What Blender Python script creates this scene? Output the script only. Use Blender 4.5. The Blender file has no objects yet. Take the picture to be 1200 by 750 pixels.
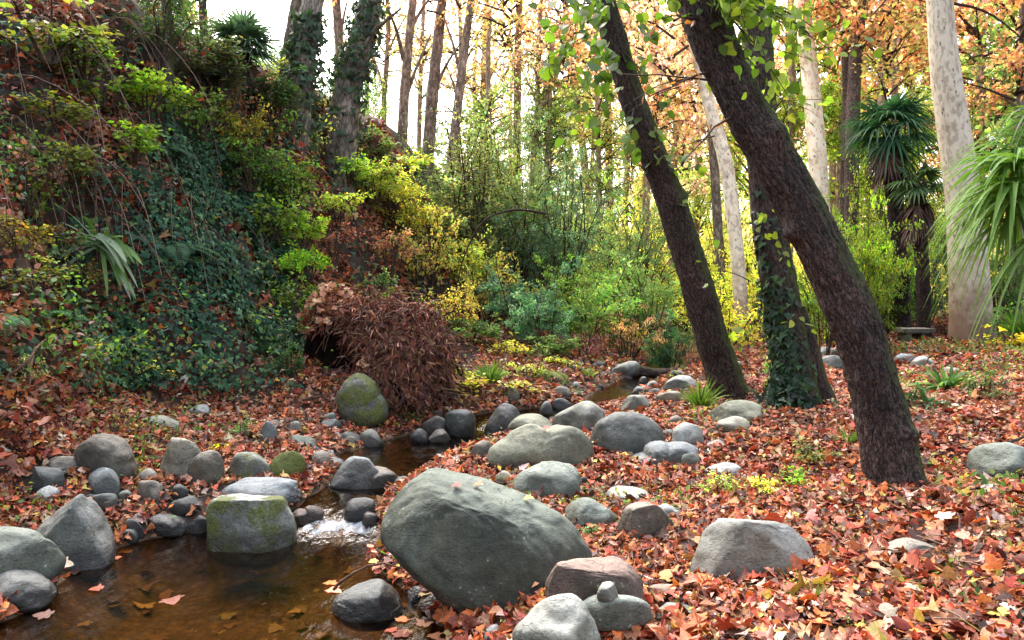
import bpy, bmesh, math, random
import numpy as np
from mathutils import Vector, Matrix

rng = np.random.default_rng(11)
random.seed(5)
scene = bpy.context.scene
COL = scene.collection
F, EYE, HY = 906.0, 1.75, 350.0            # focal length in photo pixels, eye height (m), horizon row
PI = math.pi

# ------------------------------------------------------------------ helpers
def P(px, py, d):
    return np.array([(px - 600) / F * d, d, EYE - (py - HY) / F * d])

def hash3(ix, iy, iz, seed):
    with np.errstate(over='ignore'):
        n = (ix.astype(np.uint32) * np.uint32(374761393) + iy.astype(np.uint32) * np.uint32(668265263)
             + iz.astype(np.uint32) * np.uint32(2246822519) + np.uint32(seed * 3266489917 % 4294967296))
        n = (n ^ (n >> np.uint32(13))) * np.uint32(1274126177)
        n = (n ^ (n >> np.uint32(15))) * np.uint32(2246822519)
        n = n ^ (n >> np.uint32(16))
    return n.astype(np.float64) / 4294967295.0

def vnoise(p, seed=0):
    """value noise, p (N,3) -> (N,) in -1..1"""
    p = np.asarray(p, float)
    i = np.floor(p).astype(np.int64); f = p - i
    f = f * f * f * (f * (f * 6 - 15) + 10)
    r = 0
    for dx in (0, 1):
        wx = f[:, 0] if dx else 1 - f[:, 0]
        for dy in (0, 1):
            wy = f[:, 1] if dy else 1 - f[:, 1]
            for dz in (0, 1):
                wz = f[:, 2] if dz else 1 - f[:, 2]
                r = r + wx * wy * wz * hash3(i[:, 0] + dx, i[:, 1] + dy, i[:, 2] + dz, seed)
    return r * 2 - 1

def fbm(p, seed=0, o=3):
    p = np.asarray(p, float)
    r, a = 0, 1.0
    for k in range(o):
        r = r + a * vnoise(p * 2 ** k + k * 17.3, seed + k); a *= .5
    return r / 1.75

def mk_mesh(name, V, faces, col=None, smooth=False, vec=None):
    me = bpy.data.meshes.new(name)
    V = np.ascontiguousarray(V, np.float32)
    if not isinstance(faces, list): faces = [faces]
    faces = [np.ascontiguousarray(f, np.int32) for f in faces if len(f)]
    me.vertices.add(len(V)); me.vertices.foreach_set('co', V.ravel())
    li = np.concatenate([f.ravel() for f in faces])
    me.loops.add(len(li)); me.loops.foreach_set('vertex_index', li)
    st, o = [], 0
    for f in faces:
        st.append(o + np.arange(len(f), dtype=np.int32) * f.shape[1]); o += f.size
    st = np.concatenate(st).astype(np.int32)
    me.polygons.add(len(st)); me.polygons.foreach_set('loop_start', st)
    if smooth: me.polygons.foreach_set('use_smooth', np.ones(len(st), bool))
    me.update(calc_edges=True)
    if col is not None:
        c = np.ones((len(V), 4), np.float32); c[:, :3] = col
        me.attributes.new('col', 'FLOAT_COLOR', 'POINT').data.foreach_set('color', c.ravel())
    if vec is not None:
        me.attributes.new('bk', 'FLOAT_VECTOR', 'POINT').data.foreach_set('vector', np.ascontiguousarray(vec, np.float32).ravel())
    return me

def obj(name, me, m=None, parent=None, loc=None, **props):
    o = bpy.data.objects.new(name, me); COL.objects.link(o)
    if m is not None and not me.materials: me.materials.append(m)
    if parent is not None: o.parent = parent
    if loc is not None: o.location = [float(v) for v in loc]
    for k, v in props.items(): o[k] = v
    return o

def tag(o, label, cat, group=None):
    o['label'] = label; o['category'] = cat
    if group: o['group'] = group
    return o

def thing(name, label, cat, loc=(0, 0, 0), group=None):
    o = bpy.data.objects.new(name, None); COL.objects.link(o)
    o.empty_display_size = .2
    o.location = [float(v) for v in loc]
    return tag(o, label, cat, group)

def nrm(v):
    return v / np.maximum(np.linalg.norm(v, axis=-1, keepdims=True), 1e-9)

def resample(pts, n):
    """smooth (Catmull-Rom) resample of a polyline"""
    pts = np.asarray(pts, float)
    m = len(pts)
    e = np.vstack([2 * pts[0] - pts[1], pts, 2 * pts[-1] - pts[-2]])
    u = np.linspace(0, m - 1, n); i = np.minimum(u.astype(int), m - 2); f = (u - i)[:, None]
    a, b, c, d = e[i], e[i + 1], e[i + 2], e[i + 3]
    return .5 * ((2 * b) + (-a + c) * f + (2 * a - 5 * b + 4 * c - d) * f ** 2 + (-a + 3 * b - 3 * c + d) * f ** 3)

def tube_np(path, rad, seg=8, disp=None, cap=True):
    """swept tube -> V, quads, bark coords"""
    path = np.asarray(path, float); n = len(path)
    rad = np.broadcast_to(np.asarray(rad, float), (n,)).copy()
    T = nrm(np.gradient(path, axis=0))
    ref = np.array([0, 1, 0]) if abs(T[0][1]) < .9 else np.array([1, 0, 0])
    N = nrm(np.cross(T[0], ref)); Ns = [N]
    for k in range(1, n):
        N = N - T[k] * (N @ T[k]); N = N / max(np.linalg.norm(N), 1e-9); Ns.append(N)
    Ns = np.array(Ns); B = np.cross(T, Ns)
    a = np.linspace(0, 2 * PI, seg, endpoint=False)
    L = np.concatenate([[0], np.cumsum(np.linalg.norm(np.diff(path, axis=0), axis=1))])
    ca, sa = np.cos(a), np.sin(a)
    r0 = rad.mean()
    bk = np.stack([np.broadcast_to(ca * r0, (n, seg)), np.broadcast_to(sa * r0, (n, seg)), np.broadcast_to(L[:, None], (n, seg))], -1)
    R = np.broadcast_to(rad[:, None], (n, seg)).copy()
    if disp is not None: R = R + disp(bk.reshape(-1, 3), np.repeat(L / L[-1], seg)).reshape(n, seg)
    V = path[:, None] + R[..., None] * (ca[None, :, None] * Ns[:, None] + sa[None, :, None] * B[:, None])
    V = V.reshape(-1, 3)
    i = np.arange(n - 1)[:, None] * seg; j = np.arange(seg)[None]
    j2 = (j + 1) % seg
    Q = np.stack([i + j, i + j2, i + seg + j2, i + seg + j], -1).reshape(-1, 4)
    return V, Q, bk.reshape(-1, 3)

class Geo:
    """collects pieces of ONE part"""
    def __init__(s): s.V, s.Q, s.T, s.C, s.B, s.n = [], [], [], [], [], 0
    def add(s, V, Q=None, T=None, col=None, bk=None):
        V = np.asarray(V, float)
        s.V.append(V)
        if Q is not None and len(Q): s.Q.append(np.asarray(Q) + s.n)
        if T is not None and len(T): s.T.append(np.asarray(T) + s.n)
        c = np.ones((len(V), 3)) * .5 if col is None else np.broadcast_to(np.asarray(col, float), (len(V), 3))
        s.C.append(c); s.B.append(V if bk is None else bk); s.n += len(V)
    def tube(s, path, rad, seg=6, col=None, n=None, disp=None):
        if n: 
            path = resample(path, n)
            if np.ndim(rad): rad = np.interp(np.linspace(0, 1, n), np.linspace(0, 1, len(rad)), rad)
        V, Q, b = tube_np(path, rad, seg, disp); s.add(V, Q, col=col, bk=b)
    def mesh(s, name, smooth=False):
        fs = []
        if s.Q: fs.append(np.concatenate(s.Q))
        if s.T: fs.append(np.concatenate(s.T))
        return mk_mesh(name, np.concatenate(s.V), fs, np.concatenate(s.C), smooth, np.concatenate(s.B))

# leaf templates: x across, y towards the tip, z normal
def fan(pts, c=None):
    pts = np.array(pts, float); n = len(pts)
    c = [0, .42, .07] if c is None else c
    V = np.vstack([pts, c]); T = np.array([[k, (k + 1) % n, n] for k in range(n)])
    return V, T
OVAL = (np.array([[0, 0, 0], [.27, .3, .05], [.27, .65, .03], [0, 1, -.1], [-.27, .65, .03], [-.27, .3, .05]]),
        np.array([[0, 1, 2], [0, 2, 3], [0, 3, 4], [0, 4, 5]]))
DIAM = (np.array([[0, 0, 0], [.3, .45, .07], [0, 1, -.08], [-.3, .45, .07]]), np.array([[0, 1, 2], [0, 2, 3]]))
LANCE = (np.array([[0, 0, 0], [.11, .4, .03], [0, 1, -.12], [-.11, .4, .03]]), np.array([[0, 1, 2], [0, 2, 3]]))
_h = [(.10, -.03), (.24, -.05), (.40, -.02), (.47, .03), (.43, .10), (.37, .16), (.44, .22), (.56, .31), (.63, .41), (.55, .45), (.44, .46), (.36, .50), (.33, .58), (.30, .70), (.20, .84)]
PLANE = fan([[0, .06, 0]] + [[x, y, .30 * x * x - .10 * (y - .4) ** 2 - .02] for x, y in _h] + [[0, 1, -.10]] + [[-x, y, .30 * x * x - .10 * (y - .4) ** 2 - .02] for x, y in _h[::-1]], [0, .40, .02])
_h = [(.38, -.05), (.50, .22), (.24, .42)]
IVY = fan([[0, .08, 0]] + [[x, y, .02] for x, y in _h] + [[0, 1, -.1]] + [[-x, y, .02] for x, y in _h[::-1]], [0, .35, .05])
_h = [(.30, .0), (.48, .25), (.42, .55), (.2, .85)]
ROUND = fan([[0, .04, 0]] + [[x, y, .03] for x, y in _h] + [[0, 1.05, -.06]] + [[-x, y, .03] for x, y in _h[::-1]], [0, .45, -.03])

def leaves(g, tmpl, c, t, n, s, col, curl=None, wid=None):
    """add len(c) leaves to Geo g"""
    c = np.asarray(c, float); N = len(c)
    if N == 0: return
    t = nrm(np.broadcast_to(t, (N, 3))); n = np.broadcast_to(n, (N, 3))
    n = nrm(n - t * (n * t).sum(-1, keepdims=True) + 1e-6)
    b = np.cross(t, n)
    s = np.broadcast_to(s, (N,))[:, None, None]
    curl = (rng.normal(.8, 1.1, N) if curl is None else np.broadcast_to(curl, (N,)))[:, None, None]
    wid = (rng.uniform(.8, 1.15, N) if wid is None else np.broadcast_to(wid, (N,)))[:, None, None]
    v, f = tmpl; k = len(v)
    V = c[:, None] + s * (v[None, :, 0:1] * wid * b[:, None] + v[None, :, 1:2] * t[:, None] + v[None, :, 2:3] * curl * n[:, None])
    T = (f[None] + (np.arange(N) * k)[:, None, None]).reshape(-1, 3)
    g.add(V.reshape(-1, 3), T=T, col=np.repeat(np.broadcast_to(col, (N, 3)), k, axis=0))

def pick(cols, N, w=None, jit=.18):
    cols = np.array(cols, float)
    w = None if w is None else np.array(w) / np.sum(w)
    c = cols[rng.choice(len(cols), N, p=w)]
    return np.clip(c * np.exp(rng.normal(0, jit, (N, 1))) * np.exp(rng.normal(0, jit * .35, (N, 3))), 0.003, .95)

def rdir(N):
    return nrm(rng.normal(size=(N, 3)))

# ------------------------------------------------------------------ materials
def newmat(name):
    m = bpy.data.materials.new(name); m.use_nodes = True
    nt = m.node_tree; nt.nodes.clear()
    out = nt.nodes.new('ShaderNodeOutputMaterial')
    def N(t, **kw):
        nd = nt.nodes.new(t)
        for k, v in kw.items():
            if k.startswith('i_'):
                key = k[2:]; nd.inputs[int(key) if key.isdigit() else key.replace('_', ' ')].default_value = v
            else: setattr(nd, k, v)
        return nd
    def Lk(a, b): nt.links.new(a, b)
    return m, N, Lk, out

def ramp(N, stops, interp='LINEAR'):
    r = N('ShaderNodeValToRGB'); cr = r.color_ramp; cr.interpolation = interp
    while len(cr.elements) < len(stops): cr.elements.new(.5)
    for e, (p, c) in zip(cr.elements, stops):
        e.position = p; e.color = (*(c if hasattr(c, '__len__') else (c, c, c)), 1)
    return r

def mixc(N, Lk, fac, a, b, mode='MIX'):
    x = N('ShaderNodeMix', data_type='RGBA', blend_type=mode)
    for s, v in ((0, fac), (6, a), (7, b)):
        if hasattr(v, 'links') or hasattr(v, 'is_output'): Lk(v, x.inputs[s])
        else: x.inputs[s].default_value = v if s == 0 else ((*v, 1) if len(v) == 3 else v)
    return x.outputs[2]

def math_(N, Lk, op, a, b=None, clamp=False):
    x = N('ShaderNodeMath', operation=op, use_clamp=clamp)
    for s, v in ((0, a), (1, b)):
        if v is None: continue
        if hasattr(v, 'is_output'): Lk(v, x.inputs[s])
        else: x.inputs[s].default_value = v
    return x.outputs[0]

def leaf_material(name, trans=.45, rough=.5, spec=.35, tmul=(1.5, 1.6, .8), blotch=0.0):
    m, N, Lk, out = newmat(name)
    at = N('ShaderNodeAttribute', attribute_name='col')
    oi = N('ShaderNodeObjectInfo')
    c = mixc(N, Lk, 1.0, at.outputs['Color'], oi.outputs['Color'], 'MULTIPLY')
    if blotch:
        tc = N('ShaderNodeNewGeometry')
        nz = N('ShaderNodeTexNoise', i_Scale=60.0, i_Detail=3.0); Lk(tc.outputs['Position'], nz.inputs['Vector'])
        r = ramp(N, [(.35, 1 - blotch), (.62, 1 + blotch * .35)]); Lk(nz.outputs[0], r.inputs[0])
        c = mixc(N, Lk, 1.0, c, r.outputs[0], 'MULTIPLY')
    p = N('ShaderNodeBsdfPrincipled', i_Roughness=rough); p.inputs['Specular IOR Level'].default_value = spec
    Lk(c, p.inputs['Base Color'])
    tr = N('ShaderNodeBsdfTranslucent')
    Lk(mixc(N, Lk, 1.0, c, tmul, 'MULTIPLY'), tr.inputs[0])
    mx = N('ShaderNodeMixShader', i_0=trans); Lk(p.outputs[0], mx.inputs[1]); Lk(tr.outputs[0], mx.inputs[2])
    Lk(mx.outputs[0], out.inputs[0])
    return m

M = {}
M['leaf'] = leaf_material('green_leaf', .5, .45, .4)
M['far_leaf'] = leaf_material('backlit_leaf', .65, .6, .2, (1.25, 1.25, 1.0))
M['ivy'] = leaf_material('ivy_leaf', .2, .55, .25)
M['litter'] = leaf_material('dry_leaf', .12, .55, .3, (1.3, 1.1, .8), .3)
M['frond'] = leaf_material('frond', .3, .6, .2)

def bark_material(name, dark, light, lscale=.28, scale=22, bump=.8, moss=0.0, mosscol=(.06, .085, .015), dirmoss=(1, 0, .3)):
    m, N, Lk, out = newmat(name)
    at = N('ShaderNodeAttribute', attribute_name='bk')
    mp = N('ShaderNodeMapping'); mp.inputs['Scale'].default_value = (1, 1, lscale)
    Lk(at.outputs['Vector'], mp.inputs[0])
    n1 = N('ShaderNodeTexNoise', i_Scale=float(scale), i_Detail=6.0, i_Roughness=.62); Lk(mp.outputs[0], n1.inputs['Vector'])
    wv = N('ShaderNodeVectorMath', operation='MULTIPLY_ADD'); wv.inputs[1].default_value = (.05,) * 3
    Lk(n1.outputs['Color'], wv.inputs[0]); Lk(mp.outputs[0], wv.inputs[2])
    rA = N('ShaderNodeTexNoise', i_Scale=float(scale) * .8, i_Detail=3.0, i_Roughness=.5); Lk(wv.outputs[0], rA.inputs['Vector'])
    v1 = math_(N, Lk, 'MULTIPLY', math_(N, Lk, 'ABSOLUTE', math_(N, Lk, 'SUBTRACT', rA.outputs[0], .5)), 3.2, True)
    mp2 = N('ShaderNodeMapping'); mp2.inputs['Scale'].default_value = (1, 1, lscale * 2.6); Lk(at.outputs['Vector'], mp2.inputs[0])
    n5 = N('ShaderNodeTexNoise', i_Scale=float(scale) * 1.7, i_Detail=5.0, i_Roughness=.7); Lk(mp2.outputs[0], n5.inputs['Vector'])
    r = ramp(N, [(.03, dark), (.26, tuple(.5 * (a + b) for a, b in zip(dark, light))), (.75, light)])
    h = math_(N, Lk, 'MULTIPLY', v1, math_(N, Lk, 'ADD', n5.outputs[0], .42))
    Lk(h, r.inputs[0])
    n2 = N('ShaderNodeTexNoise', i_Scale=2.2, i_Detail=3.0); Lk(at.outputs['Vector'], n2.inputs['Vector'])
    r2 = ramp(N, [(.3, .6), (.7, 1.3)]); Lk(n2.outputs[0], r2.inputs[0])
    c = mixc(N, Lk, 1.0, r.outputs[0], r2.outputs[0], 'MULTIPLY')
    oi = N('ShaderNodeObjectInfo'); c = mixc(N, Lk, 1.0, c, oi.outputs['Color'], 'MULTIPLY')
    if moss:
        ge = N('ShaderNodeNewGeometry')
        dt = N('ShaderNodeVectorMath', operation='DOT_PRODUCT'); dt.inputs[1].default_value = Vector(dirmoss).normalized()
        Lk(ge.outputs['Normal'], dt.inputs[0])
        f = math_(N, Lk, 'ADD', dt.outputs['Value'], math_(N, Lk, 'MULTIPLY', n2.outputs[0], 1.1))
        rm = ramp(N, [(1.05, 0.0), (1.35, moss)] if False else [(.60, 0.0), (.80, moss)]); Lk(math_(N, Lk, 'MULTIPLY', f, .6), rm.inputs[0])
        c = mixc(N, Lk, rm.outputs[0], c, mosscol)
    p = N('ShaderNodeBsdfPrincipled', i_Roughness=.85); p.inputs['Specular IOR Level'].default_value = .25
    Lk(c, p.inputs['Base Color'])
    b = N('ShaderNodeBump', i_Strength=bump, i_Distance=.02); Lk(h, b.inputs['Height']); Lk(b.outputs[0], p.inputs['Normal'])
    Lk(p.outputs[0], out.inputs[0])
    return m
M['bark_dark'] = bark_material('dark_furrowed_bark', (.008, .006, .006), (.235, .158, .128), .34, 66, 1.0, .9, dirmoss=(1, -.15, .55))
M['bark_grey'] = bark_material('grey_bark', (.05, .038, .03), (.19, .155, .125), .3, 20, .6)
M['twig'] = bark_material('twig_bark', (.035, .02, .013), (.12, .08, .055), .3, 60, .3)
M['palm_bark'] = bark_material('palm_fibre', (.012, .007, .005), (.09, .055, .04), .6, 30, 1.0)

def plane_bark():
    m, N, Lk, out = newmat('sycamore_bark')
    at = N('ShaderNodeAttribute', attribute_name='bk')
    mp = N('ShaderNodeMapping'); mp.inputs['Scale'].default_value = (1, 1, .55); Lk(at.outputs['Vector'], mp.inputs[0])
    n1 = N('ShaderNodeTexNoise', i_Scale=5.0, i_Detail=5.0, i_Roughness=.6); Lk(mp.outputs[0], n1.inputs['Vector'])
    r1 = ramp(N, [(.30, (.30, .24, .16)), (.44, (.56, .47, .34)), (.60, (.66, .57, .43)), (.74, (.40, .35, .23))]); Lk(n1.outputs[0], r1.inputs[0])
    n2 = N('ShaderNodeTexNoise', i_Scale=16.0, i_Detail=4.0, i_Roughness=.55); Lk(mp.outputs[0], n2.inputs['Vector'])
    r2 = ramp(N, [(.51, 0.0), (.57, .6)]); Lk(n2.outputs[0], r2.inputs[0])
    c = mixc(N, Lk, r2.outputs[0], r1.outputs[0], (.27, .21, .15))
    sp = N('ShaderNodeSeparateXYZ'); Lk(at.outputs['Vector'], sp.inputs[0])
    n3 = N('ShaderNodeTexNoise', i_Scale=7.0, i_Detail=5.0); Lk(at.outputs['Vector'], n3.inputs['Vector'])
    lo = math_(N, Lk, 'ADD', math_(N, Lk, 'MULTIPLY', sp.outputs[2], .6), n3.outputs[0])
    rl = ramp(N, [(.5, .9), (.95, 0.0)]); Lk(math_(N, Lk, 'MULTIPLY', lo, .62), rl.inputs[0])
    c = mixc(N, Lk, rl.outputs[0], c, (.19, .11, .07))
    v = N('ShaderNodeTexVoronoi', i_Scale=9.0); Lk(mp.outputs[0], v.inputs['Vector'])
    rv = ramp(N, [(.10, .85), (.17, 0.0)]); Lk(v.outputs['Distance'], rv.inputs[0])
    c = mixc(N, Lk, rv.outputs[0], c, (.12, .07, .05))
    oi = N('ShaderNodeObjectInfo'); c = mixc(N, Lk, 1.0, c, oi.outputs['Color'], 'MULTIPLY')
    p = N('ShaderNodeBsdfPrincipled', i_Roughness=.75); p.inputs['Specular IOR Level'].default_value = .3
    Lk(c, p.inputs['Base Color'])
    b = N('ShaderNodeBump', i_Strength=.35, i_Distance=.02); Lk(n2.outputs[0], b.inputs['Height']); Lk(b.outputs[0], p.inputs['Normal'])
    Lk(p.outputs[0], out.inputs[0]); return m
M['bark_pale'] = plane_bark()

def rock_material():
    m, N, Lk, out = newmat('river_rock')
    tc = N('ShaderNodeTexCoord'); oi = N('ShaderNodeObjectInfo'); ge = N('ShaderNodeNewGeometry')
    off = N('ShaderNodeVectorMath', operation='MULTIPLY_ADD'); off.inputs[1].default_value = (1, 1, 1)
    cb = N('ShaderNodeCombineXYZ')
    rm_ = math_(N, Lk, 'MULTIPLY', oi.outputs['Random'], 60.0); Lk(rm_, cb.inputs[0]); Lk(rm_, cb.inputs[2])
    Lk(tc.outputs['Object'], off.inputs[0]); Lk(cb.outputs[0], off.inputs[2]); X = off.outputs[0]
    def noise(s, d=5.0, r=.6, v=None):
        n = N('ShaderNodeTexNoise', i_Scale=s, i_Detail=d, i_Roughness=r); Lk(v or X, n.inputs['Vector']); return n.outputs[0]
    nA, nB, nC = noise(2.3), noise(9.0, 6.0, .65), noise(70.0, 4.0, .7)
    base = ramp(N, [(.28, (.045, .047, .038)), (.48, (.098, .102, .085)), (.72, (.165, .165, .14))]); Lk(nA, base.inputs[0])
    rb = ramp(N, [(.3, .62), (.5, 1.0), (.7, 1.35)]); Lk(nB, rb.inputs[0])
    c = mixc(N, Lk, 1.0, base.outputs[0], rb.outputs[0], 'MULTIPLY')
    rc = ramp(N, [(.3, .72), (.7, 1.25)]); Lk(nC, rc.inputs[0])
    c = mixc(N, Lk, 1.0, c, rc.outputs[0], 'MULTIPLY')
    c = mixc(N, Lk, 1.0, c, oi.outputs['Color'], 'MULTIPLY')
    nW = noise(1.3, 4.0, .6); rW = ramp(N, [(.48, 0.0), (.70, .45)]); Lk(nW, rW.inputs[0])
    c = mixc(N, Lk, rW.outputs[0], c, mixc(N, Lk, 1.0, c, (1.45, 1.02, .70), 'MULTIPLY'))
    vo = N('ShaderNodeTexVoronoi', i_Scale=34.0); Lk(X, vo.inputs['Vector'])
    rS = ramp(N, [(.16, .75), (.30, 0.0)]); Lk(vo.outputs['Distance'], rS.inputs[0])
    rS2 = ramp(N, [(.55, 0.0), (.63, 1.0)]); Lk(nB, rS2.inputs[0])
    c = mixc(N, Lk, math_(N, Lk, 'MULTIPLY', rS.outputs[0], rS2.outputs[0]), c, (.36, .37, .32))
    rP = ramp(N, [(.33, .55), (.40, 0.0)]); Lk(nC, rP.inputs[0])
    c = mixc(N, Lk, rP.outputs[0], c, (.03, .03, .026))
    # lichen and painted top light: upward faces get a paler tone
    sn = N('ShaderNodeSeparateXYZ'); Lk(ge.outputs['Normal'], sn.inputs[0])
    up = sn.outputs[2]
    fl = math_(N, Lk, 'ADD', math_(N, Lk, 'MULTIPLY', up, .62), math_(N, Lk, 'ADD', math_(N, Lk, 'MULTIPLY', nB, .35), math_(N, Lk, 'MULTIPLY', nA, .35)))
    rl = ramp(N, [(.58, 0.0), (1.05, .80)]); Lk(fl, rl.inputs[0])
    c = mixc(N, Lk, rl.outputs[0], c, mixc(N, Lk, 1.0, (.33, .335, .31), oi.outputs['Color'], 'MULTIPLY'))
    # long veins
    mp = N('ShaderNodeMapping'); mp.inputs['Scale'].default_value = (1.2, 1.2, 4.5); mp.inputs['Rotation'].default_value = (.3, .5, 0); Lk(X, mp.inputs[0])
    nV = noise(3.0, 5.0, .55, mp.outputs[0])
    rv = ramp(N, [(.486, 0.0), (.5, .42), (.514, 0.0)]); Lk(nV, rv.inputs[0])
    c = mixc(N, Lk, rv.outputs[0], c, (.045, .045, .04))
    # moss
    am = N('ShaderNodeAttribute', attribute_type='OBJECT', attribute_name='moss')
    nM = noise(5.0, 6.0, .7)
    fm = math_(N, Lk, 'ADD', math_(N, Lk, 'MULTIPLY', nM, 1.3), math_(N, Lk, 'SUBTRACT', am.outputs['Fac'], 1.0))
    rmz = ramp(N, [(.22, 0.0), (.40, .9)]); Lk(fm, rmz.inputs[0])
    mc = ramp(N, [(.3, (.035, .045, .008)), (.7, (.15, .17, .025))]); Lk(nC, mc.inputs[0])
    c = mixc(N, Lk, rmz.outputs[0], c, mc.outputs[0])
    # darker foot, wet in the stream
    aw = N('ShaderNodeAttribute', attribute_type='OBJECT', attribute_name='wet_z')
    sz = N('ShaderNodeSeparateXYZ'); Lk(ge.outputs['Position'], sz.inputs[0])
    hz = math_(N, Lk, 'SUBTRACT', sz.outputs[2], aw.outputs['Fac'])
    hz = math_(N, Lk, 'SUBTRACT', hz, math_(N, Lk, 'MULTIPLY', nA, .09))
    rw = ramp(N, [(.42, 1.0), (.60, 0.0)]); Lk(math_(N, Lk, 'ADD', math_(N, Lk, 'MULTIPLY', hz, 2.4), .5), rw.inputs[0])
    c = mixc(N, Lk, math_(N, Lk, 'MULTIPLY', rw.outputs[0], .8), c, mixc(N, Lk, 1.0, c, (.22, .21, .22), 'MULTIPLY'))
    p = N('ShaderNodeBsdfPrincipled'); p.inputs['Specular IOR Level'].default_value = .4
    Lk(c, p.inputs['Base Color'])
    rr = N('ShaderNodeMapRange'); rr.inputs[3].default_value = .82; rr.inputs[4].default_value = .28; Lk(rw.outputs[0], rr.inputs[0]); Lk(rr.outputs[0], p.inputs['Roughness'])
    hh = math_(N, Lk, 'ADD', math_(N, Lk, 'MULTIPLY', nB, .55), math_(N, Lk, 'MULTIPLY', nC, .22))
    hh = math_(N, Lk, 'SUBTRACT', hh, math_(N, Lk, 'MULTIPLY', rv.outputs[0], .25))
    hh = math_(N, Lk, 'ADD', hh, math_(N, Lk, 'MULTIPLY', rmz.outputs[0], .3))
    b = N('ShaderNodeBump', i_Strength=.7, i_Distance=.05); Lk(hh, b.inputs['Height']); Lk(b.outputs[0], p.inputs['Normal'])
    Lk(p.outputs[0], out.inputs[0]); return m
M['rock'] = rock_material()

def ground_material():
    m, N, Lk, out = newmat('forest_soil')
    ge = N('ShaderNodeNewGeometry'); X = ge.outputs['Position']
    n1 = N('ShaderNodeTexNoise', i_Scale=3.0, i_Detail=6.0, i_Roughness=.65); Lk(X, n1.inputs['Vector'])
    n2 = N('ShaderNodeTexNoise', i_Scale=40.0, i_Detail=5.0, i_Roughness=.7); Lk(X, n2.inputs['Vector'])
    r1 = ramp(N, [(.3, (.022, .014, .009)), (.5, (.055, .032, .02)), (.72, (.11, .06, .038))]); Lk(n1.outputs[0], r1.inputs[0])
    r2 = ramp(N, [(.3, .5), (.7, 1.5)]); Lk(n2.outputs[0], r2.inputs[0])
    c = mixc(N, Lk, 1.0, r1.outputs[0], r2.outputs[0], 'MULTIPLY')
    v = N('ShaderNodeTexVoronoi', i_Scale=17.0); Lk(X, v.inputs['Vector'])
    vr = ramp(N, [(.0, 1.0), (.6, .5)]); Lk(v.outputs['Distance'], vr.inputs[0])
    at = N('ShaderNodeAttribute', attribute_name='col')            # red: stream bed
    sc = N('ShaderNodeSeparateColor'); Lk(at.outputs['Color'], sc.inputs[0])
    pc = mixc(N, Lk, 1.0, mixc(N, Lk, v.outputs['Color'], (.15, .095, .045), (.26, .165, .08)), vr.outputs[0], 'MULTIPLY')
    c = mixc(N, Lk, sc.outputs[0], c, pc)
    p = N('ShaderNodeBsdfPrincipled', i_Roughness=.9); Lk(c, p.inputs['Base Color'])
    b = N('ShaderNodeBump', i_Strength=.8, i_Distance=.03); Lk(math_(N, Lk, 'ADD', n2.outputs[0], math_(N, Lk, 'MULTIPLY', vr.outputs[0], sc.outputs[0])), b.inputs['Height']); Lk(b.outputs[0], p.inputs['Normal'])
    Lk(p.outputs[0], out.inputs[0]); return m
M['ground'] = ground_material()

def hollow_shade_material():  # near-black base colour paints the shade inside the fern hollow
    m, N, Lk, out = newmat('painted_hollow_shade')
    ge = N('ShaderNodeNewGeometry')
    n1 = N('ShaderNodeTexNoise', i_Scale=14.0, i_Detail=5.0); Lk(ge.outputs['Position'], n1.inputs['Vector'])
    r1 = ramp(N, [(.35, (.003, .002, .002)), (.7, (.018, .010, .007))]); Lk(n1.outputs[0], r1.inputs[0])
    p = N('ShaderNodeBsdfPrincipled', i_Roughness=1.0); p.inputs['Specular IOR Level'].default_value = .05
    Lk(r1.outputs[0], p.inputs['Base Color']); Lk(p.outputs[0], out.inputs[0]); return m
M['hollow_shade'] = hollow_shade_material()

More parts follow.
